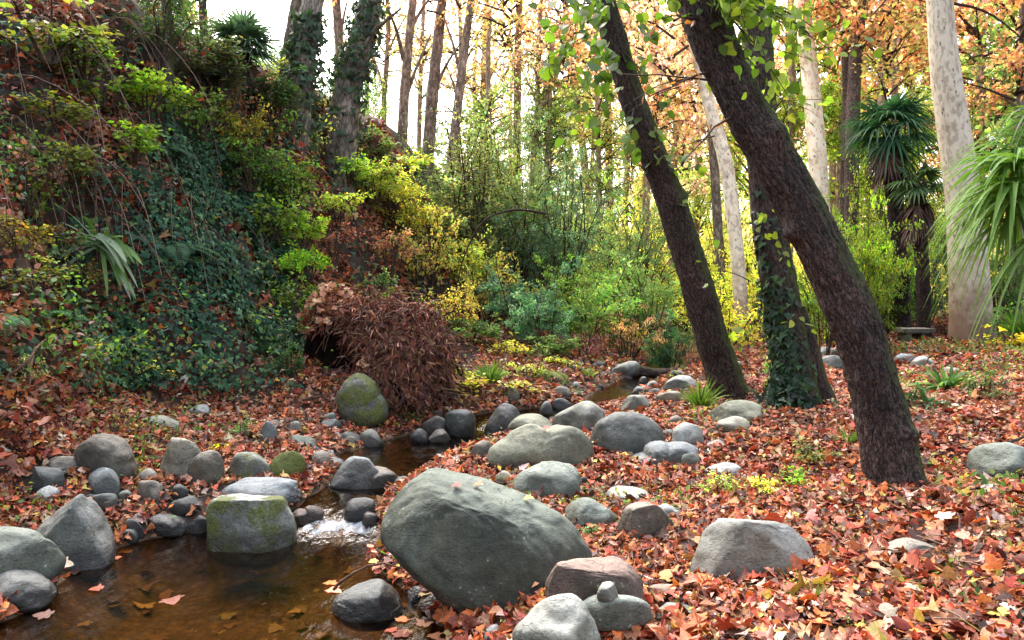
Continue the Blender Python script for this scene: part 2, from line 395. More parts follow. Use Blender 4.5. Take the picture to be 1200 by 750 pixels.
def water_material():
    m, N, Lk, out = newmat('brown_stream_water')
    ge = N('ShaderNodeNewGeometry'); X = ge.outputs['Position']
    at = N('ShaderNodeAttribute', attribute_name='col')            # red: foam
    sc = N('ShaderNodeSeparateColor'); Lk(at.outputs['Color'], sc.inputs[0])
    mp = N('ShaderNodeMapping'); mp.inputs['Scale'].default_value = (1, .42, 1); mp.inputs['Rotation'].default_value = (0, 0, .1); Lk(X, mp.inputs[0])
    n1 = N('ShaderNodeTexNoise', i_Scale=5.0, i_Detail=4.0, i_Roughness=.5); Lk(mp.outputs[0], n1.inputs['Vector'])
    n2 = N('ShaderNodeTexNoise', i_Scale=26.0, i_Detail=3.0, i_Roughness=.55); Lk(mp.outputs[0], n2.inputs['Vector'])
    h = math_(N, Lk, 'ADD', n1.outputs[0], math_(N, Lk, 'MULTIPLY', n2.outputs[0], .16))
    h = math_(N, Lk, 'ADD', h, math_(N, Lk, 'MULTIPLY', math_(N, Lk, 'MULTIPLY', n2.outputs[0], sc.outputs[0]), 2.5))
    b = N('ShaderNodeBump', i_Strength=.42, i_Distance=.06); Lk(h, b.inputs['Height'])
    tr = N('ShaderNodeBsdfTransparent'); tr.inputs[0].default_value = (.60, .45, .265, 1)
    gl = N('ShaderNodeBsdfGlossy', i_Roughness=.03); gl.inputs[0].default_value = (.95, .95, .95, 1); Lk(b.outputs[0], gl.inputs['Normal'])
    fr = N('ShaderNodeFresnel', i_IOR=1.33); Lk(b.outputs[0], fr.inputs['Normal'])
    mx = N('ShaderNodeMixShader'); Lk(fr.outputs[0], mx.inputs[0]); Lk(tr.outputs[0], mx.inputs[1]); Lk(gl.outputs[0], mx.inputs[2])
    fo = N('ShaderNodeBsdfPrincipled', i_Roughness=.25); fo.inputs['Base Color'].default_value = (.55, .60, .66, 1)
    Lk(b.outputs[0], fo.inputs['Normal'])
    mp3 = N('ShaderNodeMapping'); mp3.inputs['Scale'].default_value = (1, .32, 1); Lk(X, mp3.inputs[0])
    n3 = N('ShaderNodeTexNoise', i_Scale=15.0, i_Detail=4.0, i_Roughness=.6); Lk(mp3.outputs[0], n3.inputs['Vector'])
    ff = math_(N, Lk, 'MULTIPLY', math_(N, Lk, 'SUBTRACT', math_(N, Lk, 'ADD', n3.outputs[0], sc.outputs[0]), .96), 2.6, True)
    mx2 = N('ShaderNodeMixShader'); Lk(ff, mx2.inputs[0]); Lk(mx.outputs[0], mx2.inputs[1]); Lk(fo.outputs[0], mx2.inputs[2])
    Lk(mx2.outputs[0], out.inputs[0]); return m
M['water'] = water_material()

# ------------------------------------------------------------------ terrain
YN = [-30, 2, 4, 4.5, 5, 5.5, 5.75, 5.95, 6.5, 7.1, 7.5, 8, 8.6, 9.2, 9.8, 10.5, 12.3, 16, 20, 40, 220]
XL = [-3.2, -3.0, -2.85, -2.72, -2.72, -2.8, -2.35, -1.65, -1.55, -1.62, -1.65, -1.6, -1.25, -.4, .75, 1.1, 2.0, 3.1, 4.4, 8, 8]
XR = [.3, .1, -.35, -.6, -.85, -.95, -.98, -1.0, -.95, -.72, -.42, -.22, .05, .95, 1.5, 1.7, 2.7, 3.9, 5.2, 9, 9]
WN = ([-30, 5.65, 6.05, 6.6, 7.0, 8.7, 9.3, 10.4, 12.3, 20, 40, 220], [0, 0, .10, .15, .2, .2, .38, .4, .55, 1.0, 1.8, 4])
CN = ([-30, 0, 4, 5.5, 7, 8, 9, 10, 11, 12.5, 14, 17, 22, 40, 220], [-4, -4, -3.7, -4.0, -4.4, -4.25, -3.15, -2.95, -2.65, -2.0, -1.5, -.7, .3, 3, 0])
def sm(y, xs, ys):
    return (np.interp(y, xs, ys) + np.interp(y - .12, xs, ys) + np.interp(y + .12, xs, ys)) / 3
def water_z(y): return sm(y, *WN)
def softplus(x, k=.25): return k * np.log1p(np.exp(np.clip(x / k, -40, 40)))
def G(x, y):
    x = np.asarray(x, float); y = np.asarray(y, float)
    shp = np.broadcast(x, y).shape
    x = np.broadcast_to(x, shp).ravel(); y = np.broadcast_to(y, shp).ravel()
    wob = .12 * vnoise(np.stack([x * 0 + 3, y * 1.6, x * 0], -1), 4)
    xl, xr, w = sm(y, YN, XL) + wob, sm(y, YN, XR) + wob * .6, water_z(y)
    r, l = x - xr, xl - x
    mid = np.clip(np.minimum(-r, -l), 0, 1)
    z = w - .30 * np.clip(mid / .45, 0, 1) ** .7
    rp, lp = np.maximum(r, 0), np.maximum(l, 0)
    z = z + .14 * (1 - np.exp(-rp / .3)) + .09 * np.minimum(rp, 6.5) + .02 * np.maximum(rp - 6.5, 0)
    lpc = np.minimum(lp, 4.5)
    z = z + .10 * (1 - np.exp(-lp / .3)) + .12 * lpc
    p2 = np.stack([x, y, x * 0], -1)
    big = vnoise(p2 * .45 + 5, 9)
    u = np.interp(y, *CN) - x + .45 * vnoise(p2 * .8, 21) + .18 * vnoise(p2 * 2.1, 22)
    c = softplus(u, .18)
    cl = 1.75 * np.minimum(c, 2.4) + .55 * np.clip(c - 2.4, 0, 8) + .10 * np.clip(c - 10.4, 0, 60)
    cl = cl * (1 + .10 * big)
    far = np.clip((y - 16) / 14, 0, 1)
    z = z + cl * (1 - .45 * far)
    # ferny mound at the near end of the cliff
    z = z + .80 * np.exp(-(((x + 4.75) / .75) ** 2 + ((y - 6.9) / .8) ** 2))
    # undulation
    z = z + (.045 * vnoise(p2 * 1.3, 31) + .03 * vnoise(p2 * 3.1, 32)) * np.clip((rp + lp) * 2, 0, 1)
    z = z + .02 * np.clip(y - 30, 0, 200) * .5
    return z.reshape(shp)
def hit(px, py, lo=1.5, hi=70):
    d = np.arange(lo, hi, .02)
    p = np.stack([(px - 600) / F * d, d, EYE - (py - HY) / F * d], -1)
    below = p[:, 2] <= np.maximum(G(p[:, 0], p[:, 1]), water_z(p[:, 1]))
    k = int(np.argmax(below))
    if not below[k]: k = len(d) - 1
    return p[k]
def gz(x, y): return float(G(np.array([x]), np.array([y]))[0])

def grown(a0, lim, step, fac):
    out = [0.0]; s = step
    while out[-1] < lim:
        if out[-1] > a0: s *= fac
        out.append(out[-1] + s)
    return np.array(out)
xp = grown(6.5, 160, .065, 1.09); gx = np.concatenate([-xp[:0:-1], xp])
yp = grown(13.0, 190, .065, 1.055); yn = grown(0.5, 60, .12, 1.2); gy = np.concatenate([-yn[:0:-1], yp])
XX, YY = np.meshgrid(gx, gy)
ZZ = G(XX, YY)
near = (np.abs(XX) < 12) & (YY < 20) & (YY > -2)
pp = np.stack([XX.ravel(), YY.ravel(), ZZ.ravel()], -1)
ZZ = ZZ + (near.ravel() * (.02 * vnoise(pp * 7, 41) + .012 * vnoise(pp * 15, 42))).reshape(ZZ.shape)
bed = np.clip((water_z(YY) + .06 - ZZ) / .1, 0, 1)
ny, nx = XX.shape
ii = (np.arange(ny - 1)[:, None] * nx + np.arange(nx - 1)[None]).ravel()
Qg = np.stack([ii, ii + 1, ii + nx + 1, ii + nx], -1)
colg = np.zeros((nx * ny, 3)); colg[:, 0] = bed.ravel()
obj('ground', mk_mesh('ground', np.stack([XX.ravel(), YY.ravel(), ZZ.ravel()], -1), Qg, colg, True), M['ground'], kind='structure')

# water sheet, following the stream in steps
wy = np.concatenate([np.arange(1.0, 14, .03)]); ws = np.linspace(-.5, 1.5, 140)
WX = sm(wy, YN, XL)[:, None] + (sm(wy, YN, XR) - sm(wy, YN, XL))[:, None] * ws[None]
WX = np.where(ws[None] < 0, sm(wy, YN, XL)[:, None] + ws[None] * 1.2, np.where(ws[None] > 1, sm(wy, YN, XR)[:, None] + (ws[None] - 1) * 1.2, WX))
WY = np.broadcast_to(wy[:, None], WX.shape)
WZ = water_z(WY).copy()
foam = np.exp(-((WY - 5.82) / .24) ** 2) * .62 + .35 * np.exp(-((WY - 6.7) / .15) ** 2)
foam = foam * np.clip(1.2 - np.abs((WX + 1.28) / .42) ** 2, 0, 1) if True else foam
pw = np.stack([WX.ravel(), WY.ravel(), WX.ravel() * 0], -1)
WZ = WZ + (foam.ravel() * (.035 * vnoise(pw * 9, 51) + .022 * vnoise(pw * 21, 52))).reshape(WZ.shape)
ny, nx = WX.shape
ii = (np.arange(ny - 1)[:, None] * nx + np.arange(nx - 1)[None]).ravel()
cw = np.zeros((nx * ny, 3)); cw[:, 0] = foam.ravel()
obj('stream_water', mk_mesh('stream_water', np.stack([WX.ravel(), WY.ravel(), WZ.ravel()], -1), np.stack([ii, ii + 1, ii + nx + 1, ii + nx], -1), cw, True), M['water'], kind='structure')

# ------------------------------------------------------------------ camera, sky, sun
cam = bpy.data.cameras.new('camera'); co = bpy.data.objects.new('camera', cam); COL.objects.link(co)
cam.sensor_width = 36; cam.lens = 36 * F / 1200; cam.shift_y = -(375 - HY) / 1200
cam.clip_end = 1000; cam.clip_start = .05
co.location = (0, 0, EYE); co.rotation_euler = (PI / 2, 0, 0)
scene.camera = co

SUN_EL, SUN_ROT = math.radians(52), math.radians(-25)
w = bpy.data.worlds.new('World'); scene.world = w; w.use_nodes = True
nt = w.node_tree; bg = nt.nodes['Background']
sky = nt.nodes.new('ShaderNodeTexSky'); sky.sky_type = 'NISHITA'; sky.sun_disc = False
sky.sun_elevation = SUN_EL; sky.sun_rotation = SUN_ROT; sky.dust_density = 6; sky.air_density = 1.0; sky.ozone_density = 1.0
hs = nt.nodes.new('ShaderNodeHueSaturation'); hs.inputs['Saturation'].default_value = .62; hs.inputs['Value'].default_value = 5.4
nt.links.new(sky.outputs[0], hs.inputs['Color']); nt.links.new(hs.outputs[0], bg.inputs['Color'])
bg.inputs['Strength'].default_value = .15
sl = bpy.data.lights.new('sun', 'SUN'); so = bpy.data.objects.new('sun', sl); COL.objects.link(so)
sl.energy = 1.5; sl.angle = math.radians(24); sl.color = (1, .95, .87)
sd = Vector((math.sin(SUN_ROT) * math.cos(SUN_EL), math.cos(SUN_ROT) * math.cos(SUN_EL), math.sin(SUN_EL)))
so.rotation_euler = sd.to_track_quat('Z', 'Y').to_euler(); so.location = (0, 0, 30)
scene.view_settings.view_transform = 'Standard'; scene.view_settings.look = 'None'; scene.view_settings.exposure = 0
scene.render.engine = 'CYCLES'
cy = scene.cycles
cy.use_denoising = True; cy.max_bounces = 8; cy.diffuse_bounces = 4; cy.glossy_bounces = 3; cy.transmission_bounces = 4; cy.transparent_max_bounces = 12
cy.caustics_reflective = False; cy.caustics_refractive = False
cy.use_adaptive_sampling = True; cy.adaptive_threshold = .015
# ------------------------------------------------------------------ rocks
def ico(sub):
    bm = bmesh.new(); bmesh.ops.create_icosphere(bm, subdivisions=sub, radius=1)
    V = np.array([v.co[:] for v in bm.verts]); T = np.array([[v.index for v in f.verts] for f in bm.faces]); bm.free(); return V, T
ICO = {k: ico(k) for k in (3, 4, 5, 6)}
TINT = dict(j=(.62, .72, .62), g=(1, 1, 1), n=(.84, .93, .84), p=(1.55, 1.55, 1.6), b=(1.18, 1.0, .86), d=(.50, .50, .52), u=(.95, 1.03, 1.16),
            r=(1.15, .74, .62), w=(1.45, 1.32, 1.12), l=(1.28, 1.27, 1.2), y=(1.05, 1.05, .82), k=(.62, .64, .66), m=(1.0, .84, .74))
ROCKS = []           # (centre, half sizes) for the leaf litter
def rock(bb, shape, tint, moss, label, poly=None, by=None, deep=.8, bury=.16, name='rock', rough=1.0, d=None, group=None, cat='rock', box=.8, cuts=()):
    x0, y0, x1, y1 = bb
    cx = .5 * (x0 + x1)
    h = hit(cx, by or y1)
    d0 = d or h[1]
    wid = (x1 - x0) / F * d0
    hd = .5 * wid * deep
    dc = d0 + hd * .55
    k = dc / F
    yb = y1 + (y1 - y0) * bury
    sx = .5 * (x1 - x0) * k; sz = .5 * (yb - y0) * k
    C = P(cx, .5 * (y0 + yb), dc)
    sub = 6 if (x1 - x0) > 200 else 5 if (x1 - x0) > 45 else 4 if (x1 - x0) > 22 else 3
    V, T = ICO[sub]; V = V.copy()
    seed = int(x0 * 7 + y0 * 3) % 9973
    lr = np.random.default_rng(seed)
    e = {'r': 2.25, 'b': 3.4, 'f': 2.6, 'o': 2}[shape]
    if poly is not None:
        q = np.array(poly, float); cyp = .5 * (y0 + y1)
        q[:, 1] = np.where(q[:, 1] > cyp, q[:, 1] + (q[:, 1] - cyp) / (y1 - cyp) * (yb - y1), q[:, 1])
        q = (q - [cx, .5 * (y0 + yb)]) * [k, -k]
        qa = np.arctan2(q[:, 1], q[:, 0]); o = np.argsort(qa); qa = qa[o]; qr = np.hypot(q[o, 0], q[o, 1])
        th = np.arctan2(V[:, 2], V[:, 0]); rho = np.hypot(V[:, 0], V[:, 2])
        dense = np.linspace(-PI, PI, 721); R = np.interp(dense, np.concatenate([qa - 2 * PI, qa, qa + 2 * PI]), np.tile(qr, 3))
        kk = np.ones(9) / 9; R = np.convolve(np.concatenate([R[-9:-1], R, R[1:9]]), kk, 'same')[8:-8]
        Rv = np.interp(th, dense, R)
        # superelliptic cross-section so the face towards us stays broad
        rho2 = np.sign(rho) * np.abs(rho) ** box; yy = np.sign(V[:, 1]) * np.abs(V[:, 1]) ** .9
        W = np.stack([Rv * rho2 * np.cos(th), yy * hd, Rv * rho2 * np.sin(th)], -1)
    else:
        nn = (np.abs(V) ** e).sum(1) ** (1 / e)
        W = V / nn[:, None] * [sx, hd, sz]
        W[:, 2] += sz * .22 * lr.uniform(-1, 1) * W[:, 0] / sx * (1 if shape != 'f' else .6)
    S = np.array([sx, hd, sz]); U = W / S
    nf = {'r': 11, 'b': 15, 'f': 10, 'o': 8}[shape]
    for n, lim in cuts:
        n = np.array(n, float); n /= np.linalg.norm(n); U = U - n * (softplus(U @ n - lim, .035) * .9)[:, None]
    for _ in range(nf):                                   # worn facets
        n = lr.normal(size=3); n[2] = abs(n[2]) * .8; n /= np.linalg.norm(n)
        if poly is not None and abs(n[1]) < .35: continue
        t = U @ n; lim = lr.uniform(.66, .90) if shape != 'b' else lr.uniform(.58, .82)
        U = U - n * (softplus(t - lim, .05) * (.55 if poly is not None else .8))[:, None]
    a = (.35 if poly is not None else 1.0) * rough
    off = lr.uniform(0, 50, 3)
    dn = V / np.linalg.norm(V, axis=1, keepdims=True)
    U = U * (1 + a * .09 * vnoise(V * 1.4 + off, 3) + rough * .026 * vnoise(V * 3.7 + off, 5))[:, None]
    U = U * (1 + rough * .014 * vnoise(V * 9 + off, 7) + (rough * .005 * vnoise(V * 26 + off, 8) if sub > 4 else 0))[:, None]
    W = U * S
    tz = float(W[:, 2].max()); 
    if poly is None: W[:, 2] *= sz / max(tz, 1e-6); W[:, 0] *= sx / np.abs(W[:, 0]).max()
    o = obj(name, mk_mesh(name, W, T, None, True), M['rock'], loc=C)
    tag(o, label, cat, group)
    c = (.15 * np.mean(TINT[tint]) + .85 * np.array(TINT[tint])) * lr.uniform(.92, 1.08); o.color = (*c, 1)
    o['moss'] = float(moss)
    wz = float(water_z(C[1])); inw = (sm(C[1], YN, XL) - sx * 1.1 < C[0] < sm(C[1], YN, XR) + sx * 1.1)
    o['wet_z'] = wz + (.07 if inw else -2.0) if inw else float(gz(C[0], C[1])) - .03
    ROCKS.append((C, S))
    return o

R = rock
giant_poly = [(440, 612), (443, 590), (455, 571), (475, 557), (502, 549), (530, 553), (565, 561), (600, 573), (640, 590), (665, 606), (685, 628), (695, 650),
              (692, 675), (676, 697), (652, 712), (600, 722), (560, 717), (532, 702), (505, 681), (480, 661), (460, 643), (447, 629)]
R((440, 549, 695, 722), 'o', 'j', .38, 'giant egg-shaped grey-green boulder leaning over the brown pool, largest of all', giant_poly, deep=.62, cuts=[((.36, -.12, .93), .66), ((-.06, -.95, .18), .74)], bury=.04, name='boulder', cat='boulder', by=716)
R((800, 596, 957, 681), 'o', 'g', .30, 'large grey peaked boulder alone among the fallen leaves below the big leaning trunk',
  [(797, 684), (810, 652), (838, 616), (870, 604), (905, 596), (935, 602), (949, 625), (957, 652), (960, 676), (880, 690)], cuts=[((.15, .25, .95), .66), ((-.1, -.92, .35), .56), ((-.75, -.45, .45), .60), ((.7, -.5, .5), .62)], bury=.10, name='boulder', cat='boulder', deep=.6)
R((246, 571, 344, 645), 'o', 'p', .66, 'squarish pale-topped boulder with thick green moss on its flank, standing in the pool',
  [(246, 592), (258, 578), (300, 571), (325, 578), (336, 596), (345, 626), (338, 643), (295, 648), (252, 640), (246, 615)], cuts=[((0, .1, 1), .70), ((-.1, -.95, .1), .68), ((.75, -.6, .2), .72)], box=.65, deep=.8, name='boulder', cat='boulder')
R((30, 580, 130, 666), 'o', 'g', .12, 'angular grey slab with a sharp ridge tilting into the pool',
  [(28, 625), (45, 602), (78, 583), (106, 581), (121, 618), (130, 652), (112, 667), (85, 664), (60, 655), (40, 645)], cuts=[((.40, -.82, .35), .46), ((-.6, -.35, .7), .50), ((.8, -.1, .5), .60)], deep=.75, name='boulder', cat='boulder', rough=1.3)
R((-60, 617, 67, 692), 'r', 'n', .12, 'smooth round grey boulder at the pool edge behind a smaller half-sunken one', deep=.8, name='boulder', cat='boulder')
R((-30, 668, 63, 711), 'r', 'k', .10, 'half-sunken dark round rock in the pool in front of the smooth round grey boulder')
R((93, 507, 158, 562), 'o', 'm', .10, 'brownish domed boulder standing above a small grey block on the leafy bank',
  [(92, 528), (104, 513), (130, 507), (148, 512), (156, 540), (160, 560), (125, 566), (98, 545)], bury=.05)
R((103, 548, 147, 582), 'b', 'u', .05, 'small blue-grey block wedged right under the brownish domed boulder')
R((28, 546, 80, 582), 'b', 'k', .15, 'dark grey stone in leaves beside a small pale cobble')
R((41, 570, 70, 591), 'r', 'p', .0, 'small pale cracked cobble behind the angular grey slab')
R((105, 577, 141, 602), 'r', 'k', .05, 'dark grey stone touching the top edge of the angular grey slab')
R((48, 534, 97, 558), 'r', 'b', .10, 'low brown stone nearly covered by leaves beside the brownish domed boulder')
R((187, 511, 243, 560), 'b', 'w', .10, 'tall light-brown stone with a flat weathered face on the leafy bank')
R((214, 528, 262, 570), 'r', 'b', .45, 'brown mossy stone leaning on the tall light-brown stone')
R((261, 530, 318, 564), 'b', 'l', .55, 'lichen-spotted grey block with green moss behind the flat dark slab')
R((316, 528, 360, 563), 'r', 'd', .85, 'small dark stone almost fully covered in bright green moss')
R((248, 562, 358, 588), 'f', 'u', .12, 'long flat blue-grey slab lying behind the pale mossy pool boulder', deep=.5)
R((338, 597, 364, 615), 'r', 'r', .0, 'small reddish stone next to the mossy pool boulder by the cascade')
R((352, 592, 380, 611), 'r', 'r', .0, 'reddish-brown cobble just before the white riffle')
R((403, 583, 446, 608), 'r', 'd', .0, 'dark wet stone dividing the small white cascade')
R((423, 600, 446, 615), 'r', 'm', .0, 'little brown wet stone tucked against the giant boulder beside the cascade')
R((384, 534, 448, 570), 'b', 'u', .10, 'grey faceted rock between the upper pool and the white riffle')
R((420, 547, 470, 571), 'b', 'm', .0, 'purplish-brown wet rock joined to the faceted grey one above the riffle')
R((397, 437, 455, 494), 'o', 'g', .70, 'mossy cone-shaped boulder below the hollow of dead fern',
  [(396, 464), (404, 446), (418, 437), (433, 443), (446, 462), (456, 480), (442, 492), (424, 496), (408, 487)], deep=.9, d=8.55, name='boulder', cat='boulder')
R((303, 493, 325, 521), 'b', 'u', .05, 'small upright square grey stone standing in red leaves')
R((335, 493, 354, 513), 'b', 'l', .15, 'small square pale-green stone beside the upright grey one')
R((416, 503, 451, 523), 'b', 'g', .12, 'grey stone at the edge of the upper pool below the mossy cone')
R((400, 511, 419, 523), 'r', 'b', .0, 'small brown stone beside the upper pool')
R((360, 528, 389, 547), 'r', 'b', .05, 'brown rounded stone beside the dark mossy one')
R((378, 483, 395, 496), 'r', 'l', .0, 'small light stone in the leaves below the cone-shaped boulder')
R((220, 474, 251, 489), 'r', 'p', .05, 'pale rounded stone at the foot of the ivy bank')
R((166, 487, 208, 506), 'f', 'w', .05, 'long pale brownish stone lying in leaves under the ivy')
R((160, 549, 188, 567), 'r', 'b', .1, 'small brown stone between the domed boulder and the tall light-brown one')
R((159, 563, 195, 588), 'b', 'm', .08, 'reddish-grey stone in front of the tall light-brown one')
R((198, 582, 240, 602), 'r', 'd', .0, 'dark oval stone among wet leaves above the pool shore')
R((172, 602, 227, 624), 'f', 'd', .05, 'long dark wet stone forming the back shore of the pool')
R((141, 607, 172, 629), 'b', 'd', .35, 'dark mossy stone at the corner of the pool')
R((200, 567, 222, 584), 'r', 'k', .0, 'small grey stone under the brown mossy one')
R((134, 574, 158, 590), 'r', 'n', .4, 'small greenish stone behind the dark stone on the slab')
R((140, 620, 163, 636), 'r', 'd', .0, 'tiny wet stone lapped by the pool')
R((222, 604, 247, 624), 'b', 'd', .05, 'dark stone squeezed against the pale mossy pool boulder')
# mid stream
R((492, 487, 532, 508), 'r', 'm', .05, 'low brown stone at the far side of the upper pool')
R((519, 480, 563, 511), 'r', 'k', .05, 'dark grey rounded boulder behind the upper pool')
R((567, 473, 618, 510), 'b', 'd', .10, 'dark sloping rock between the upper pool and the pale rounded one')
R((595, 485, 651, 512), 'r', 'y', .20, 'yellow-grey rounded rock behind the long boulder')
R((647, 470, 711, 510), 'r', 'l', .15, 'light grey-green boulder behind the big dark grey one')
R((568, 499, 695, 551), 'o', 'y', .30, 'long whale-backed olive-grey boulder across the stream',
  [(569, 540), (573, 525), (590, 513), (640, 504), (664, 499), (685, 507), (694, 521), (696, 540), (682, 548), (640, 550), (600, 552), (578, 550)], deep=.5, name='boulder', cat='boulder')
R((548, 516, 582, 542), 'r', 'm', .0, 'brown rounded stone at the blunt end of the long whale-backed boulder')
R((693, 484, 778, 532), 'o', 'k', .14, 'big dark grey boulder with a rounded top beside the long whale-backed one',
  [(692, 520), (697, 500), (712, 488), (735, 484), (758, 488), (773, 500), (779, 520), (765, 532), (735, 536), (705, 532)], name='boulder', cat='boulder')
R((600, 542, 681, 588), 'r', 'n', .10, 'rounded grey-green boulder touching the back of the giant one', name='boulder', cat='boulder')
R((577, 552, 602, 569), 'r', 'b', .0, 'small brown stone behind the giant boulder')
R((727, 516, 818, 547), 'o', 'u', .05, 'flat blue-grey slab sloping down to the leaves',
  [(724, 547), (755, 532), (783, 520), (802, 516), (818, 527), (817, 541), (790, 549), (750, 552)], deep=.7)
R((790, 530, 823, 552), 'b', 'n', .2, 'small greenish block below the flat blue-grey slab')
R((785, 495, 828, 524), 'b', 'p', .0, 'pale lavender-grey rock above the flat blue-grey slab')
R((830, 469, 894, 498), 'f', 'y', .25, 'flat-topped mossy yellow-brown boulder at the foot of the ivy-clad tree')
R((838, 488, 880, 508), 'f', 'w', .0, 'pale flat stone in front of the mossy yellow-brown boulder')
R((727, 463, 767, 486), 'b', 'l', .15, 'square light-grey rock beside the dark gap of the stream')
R((776, 440, 819, 460), 'f', 'p', .05, 'pale long stone at the foot of the slender leaning tree')
R((747, 441, 760, 451), 'r', 'p', .0, 'whitish pebble on the far stones, topmost of its heap')
R((757, 446, 773, 457), 'r', 'p', .0, 'white rounded cobble in the middle of the far stone heap')
R((746, 452, 764, 462), 'r', 'k', .0, 'dark cobble at the foot of the far stone heap')
R((764, 455, 778, 464), 'r', 'g', .0, 'grey cobble between the far heap and the pale long stone')
R((713, 423, 754, 442), 'r', 'l', .3, 'rounded pale rock at the end of the fallen log')
R((592, 452, 609, 474), 'r', 'b', .1, 'upright brownish stone near the bright grass tuft')
R((647, 452, 671, 467), 'r', 'b', .2, 'small brownish rock in the leaves beyond the stream stones')
R((645, 466, 671, 479), 'f', 'l', .05, 'flat light stone just behind the light grey-green boulder')
R((632, 470, 648, 486), 'r', 'p', .0, 'small pale cobble between the dark sloping rock and the light grey-green boulder')
R((655, 583, 721, 623), 'r', 'n', .15, 'grey-green boulder resting behind the shoulder of the giant one')
R((718, 587, 794, 634), 'b', 'm', .06, 'brownish wedge-shaped boulder in the leaves beside the giant one', name='boulder', cat='boulder')
R((700, 571, 764, 592), 'f', 'l', .05, 'flat pale slab behind the brownish wedge-shaped boulder')
R((755, 590, 802, 612), 'f', 'p', .0, 'pale purple-grey slab behind the brownish wedge')
R((820, 543, 874, 560), 'f', 'p', .1, 'pale flat stone half hidden by leaves and yellow plants')
R((479, 502, 504, 519), 'r', 'd', .0, 'dark wet stone standing in the upper pool')
R((501, 503, 528, 519), 'r', 'm', .0, 'reddish stone beside the dark wet one in the upper pool')
R((676, 558, 691, 569), 'r', 'd', .0, 'small black stone beside the rounded grey-green boulder')
R((782, 487, 801, 500), 'r', 'b', .1, 'small brown stone above the pale lavender-grey rock')
R((772, 503, 794, 515), 'r', 'k', .0, 'small dark stone behind the flat blue-grey slab')
R((767, 458, 804, 474), 'f', 'w', .1, 'leaf-strewn flat stone before the leaning tree')
R((826, 516, 852, 529), 'f', 'g', .0, 'small flat grey stone in the leaves before the mossy yellow-brown boulder')
# front
R((642, 649, 754, 706), 'o', 'r', .03, 'reddish-brown brick-shaped rock leaning against the giant boulder',
  [(641, 696), (647, 668), (656, 651), (668, 649), (705, 656), (742, 665), (754, 680), (752, 704), (700, 710), (650, 706)], box=.4, deep=.5, d=3.62, cuts=[((.1, -.2, .97), .62), ((-.2, -.97, .1), .58)], name='boulder', cat='boulder', rough=1.4)
R((600, 696, 711, 770), 'r', 'l', .22, 'pale rounded boulder nearest the viewer in front of the reddish-brown block', deep=.8, name='boulder', cat='boulder', d=3.05)
R((660, 696, 766, 728), 'f', 'n', .30, 'flat greenish rock lying between the reddish-brown block and the pale rounded boulder', deep=.45, d=3.5)
R((389, 679, 476, 725), 'r', 'k', .12, 'oval grey rock alone in the brown pool beside the giant boulder')
R((489, 697, 522, 716), 'r', 'm', .0, 'small brown wet stone at the foot of the giant boulder')
R((476, 687, 502, 707), 'r', 'd', .0, 'black wet stone between the oval grey rock and the giant boulder')
R((699, 683, 726, 701), 'r', 'l', .0, 'small grey cobble leaning on the front of the reddish-brown block', d=3.5)
R((757, 685, 800, 703), 'f', 'r', .0, 'flat reddish stone among leaves beside the reddish-brown block')
R((764, 709, 817, 728), 'f', 'n', .35, 'flat mossy greenish stone sunk in leaves before the large peaked boulder')
R((563, 733, 593, 752), 'r', 'p', .1, 'small pale stone in front of the giant boulder')
R((1028, 632, 1108, 659), 'f', 'b', .2, 'low brown stone half buried in leaves below the big leaning trunk')
R((1139, 517, 1225, 568), 'r', 'n', .35, 'big mossy grey boulder with a fallen stick across its top', name='boulder', cat='boulder')
R((1137, 582, 1159, 595), 'r', 'd', .0, 'small dark stone in the leaves below the mossy boulder with the stick')
R((1177, 652, 1204, 668), 'f', 'p', .0, 'small pale stone in leaves at the edge of the view')
R((955, 406, 981, 419), 'f', 'p', .0, 'pale stone beside the ivy-clad tree, farther of two', name='flat_stone')
R((960, 416, 990, 433), 'f', 'p', .0, 'pale stone beside the ivy-clad tree, nearer of two', name='flat_stone')
R((1045, 414, 1075, 426), 'f', 'p', .0, 'pale flat stone just beyond the big leaning trunk', name='flat_stone')
R((1068, 417, 1099, 433), 'f', 'p', .0, 'largest pale flat stone before the sycamore', name='flat_stone')
R((1100, 430, 1128, 441), 'f', 'w', .1, 'flat brownish stone in leaves below the sycamore', name='flat_stone')
# small stones nothing tells apart
lr = np.random.default_rng(77)
STONE_TINTS = sorted(TINT)
cnt = 0
while cnt < 140:
    y = lr.uniform(4.6, 13.5) if cnt < 90 else lr.uniform(7.4, 13.5); side = lr.integers(0, 2)
    x = (sm(y, YN, XL) - abs(lr.normal(0, .5))) if side == 0 else (sm(y, YN, XR) + abs(lr.normal(0, .6)))
    z = gz(x, y); px, py = 600 + x / y * F, HY + (EYE - z) / y * F
    if not (0 < px < 1200 and py < 740): continue
    s = lr.uniform(.04, .10) if cnt < 130 else lr.uniform(.08, .17); wpx = s / y * F * 2
    rock((px - wpx / 2, py - wpx * .45, px + wpx / 2, py + 2), 'b' if lr.random() < .6 else 'r', STONE_TINTS[int(lr.integers(len(STONE_TINTS)))], lr.choice([0, 0, .2]),
         'small rounded stone half buried in the leaves along the stream', name='stone', group='small stones along the stream', cat='stone', deep=.9, d=y)
    cnt += 1
# ------------------------------------------------------------------ tree trunks placed on the ground
def px_path(pts, d0, d1=None):
    """(px, py) list at distance d0 (foot) .. d1 (head) -> world points"""
    d1 = d1 or d0; n = len(pts)
    return np.array([P(px, py, d0 + (d1 - d0) * k / (n - 1)) for k, (px, py) in enumerate(pts)])

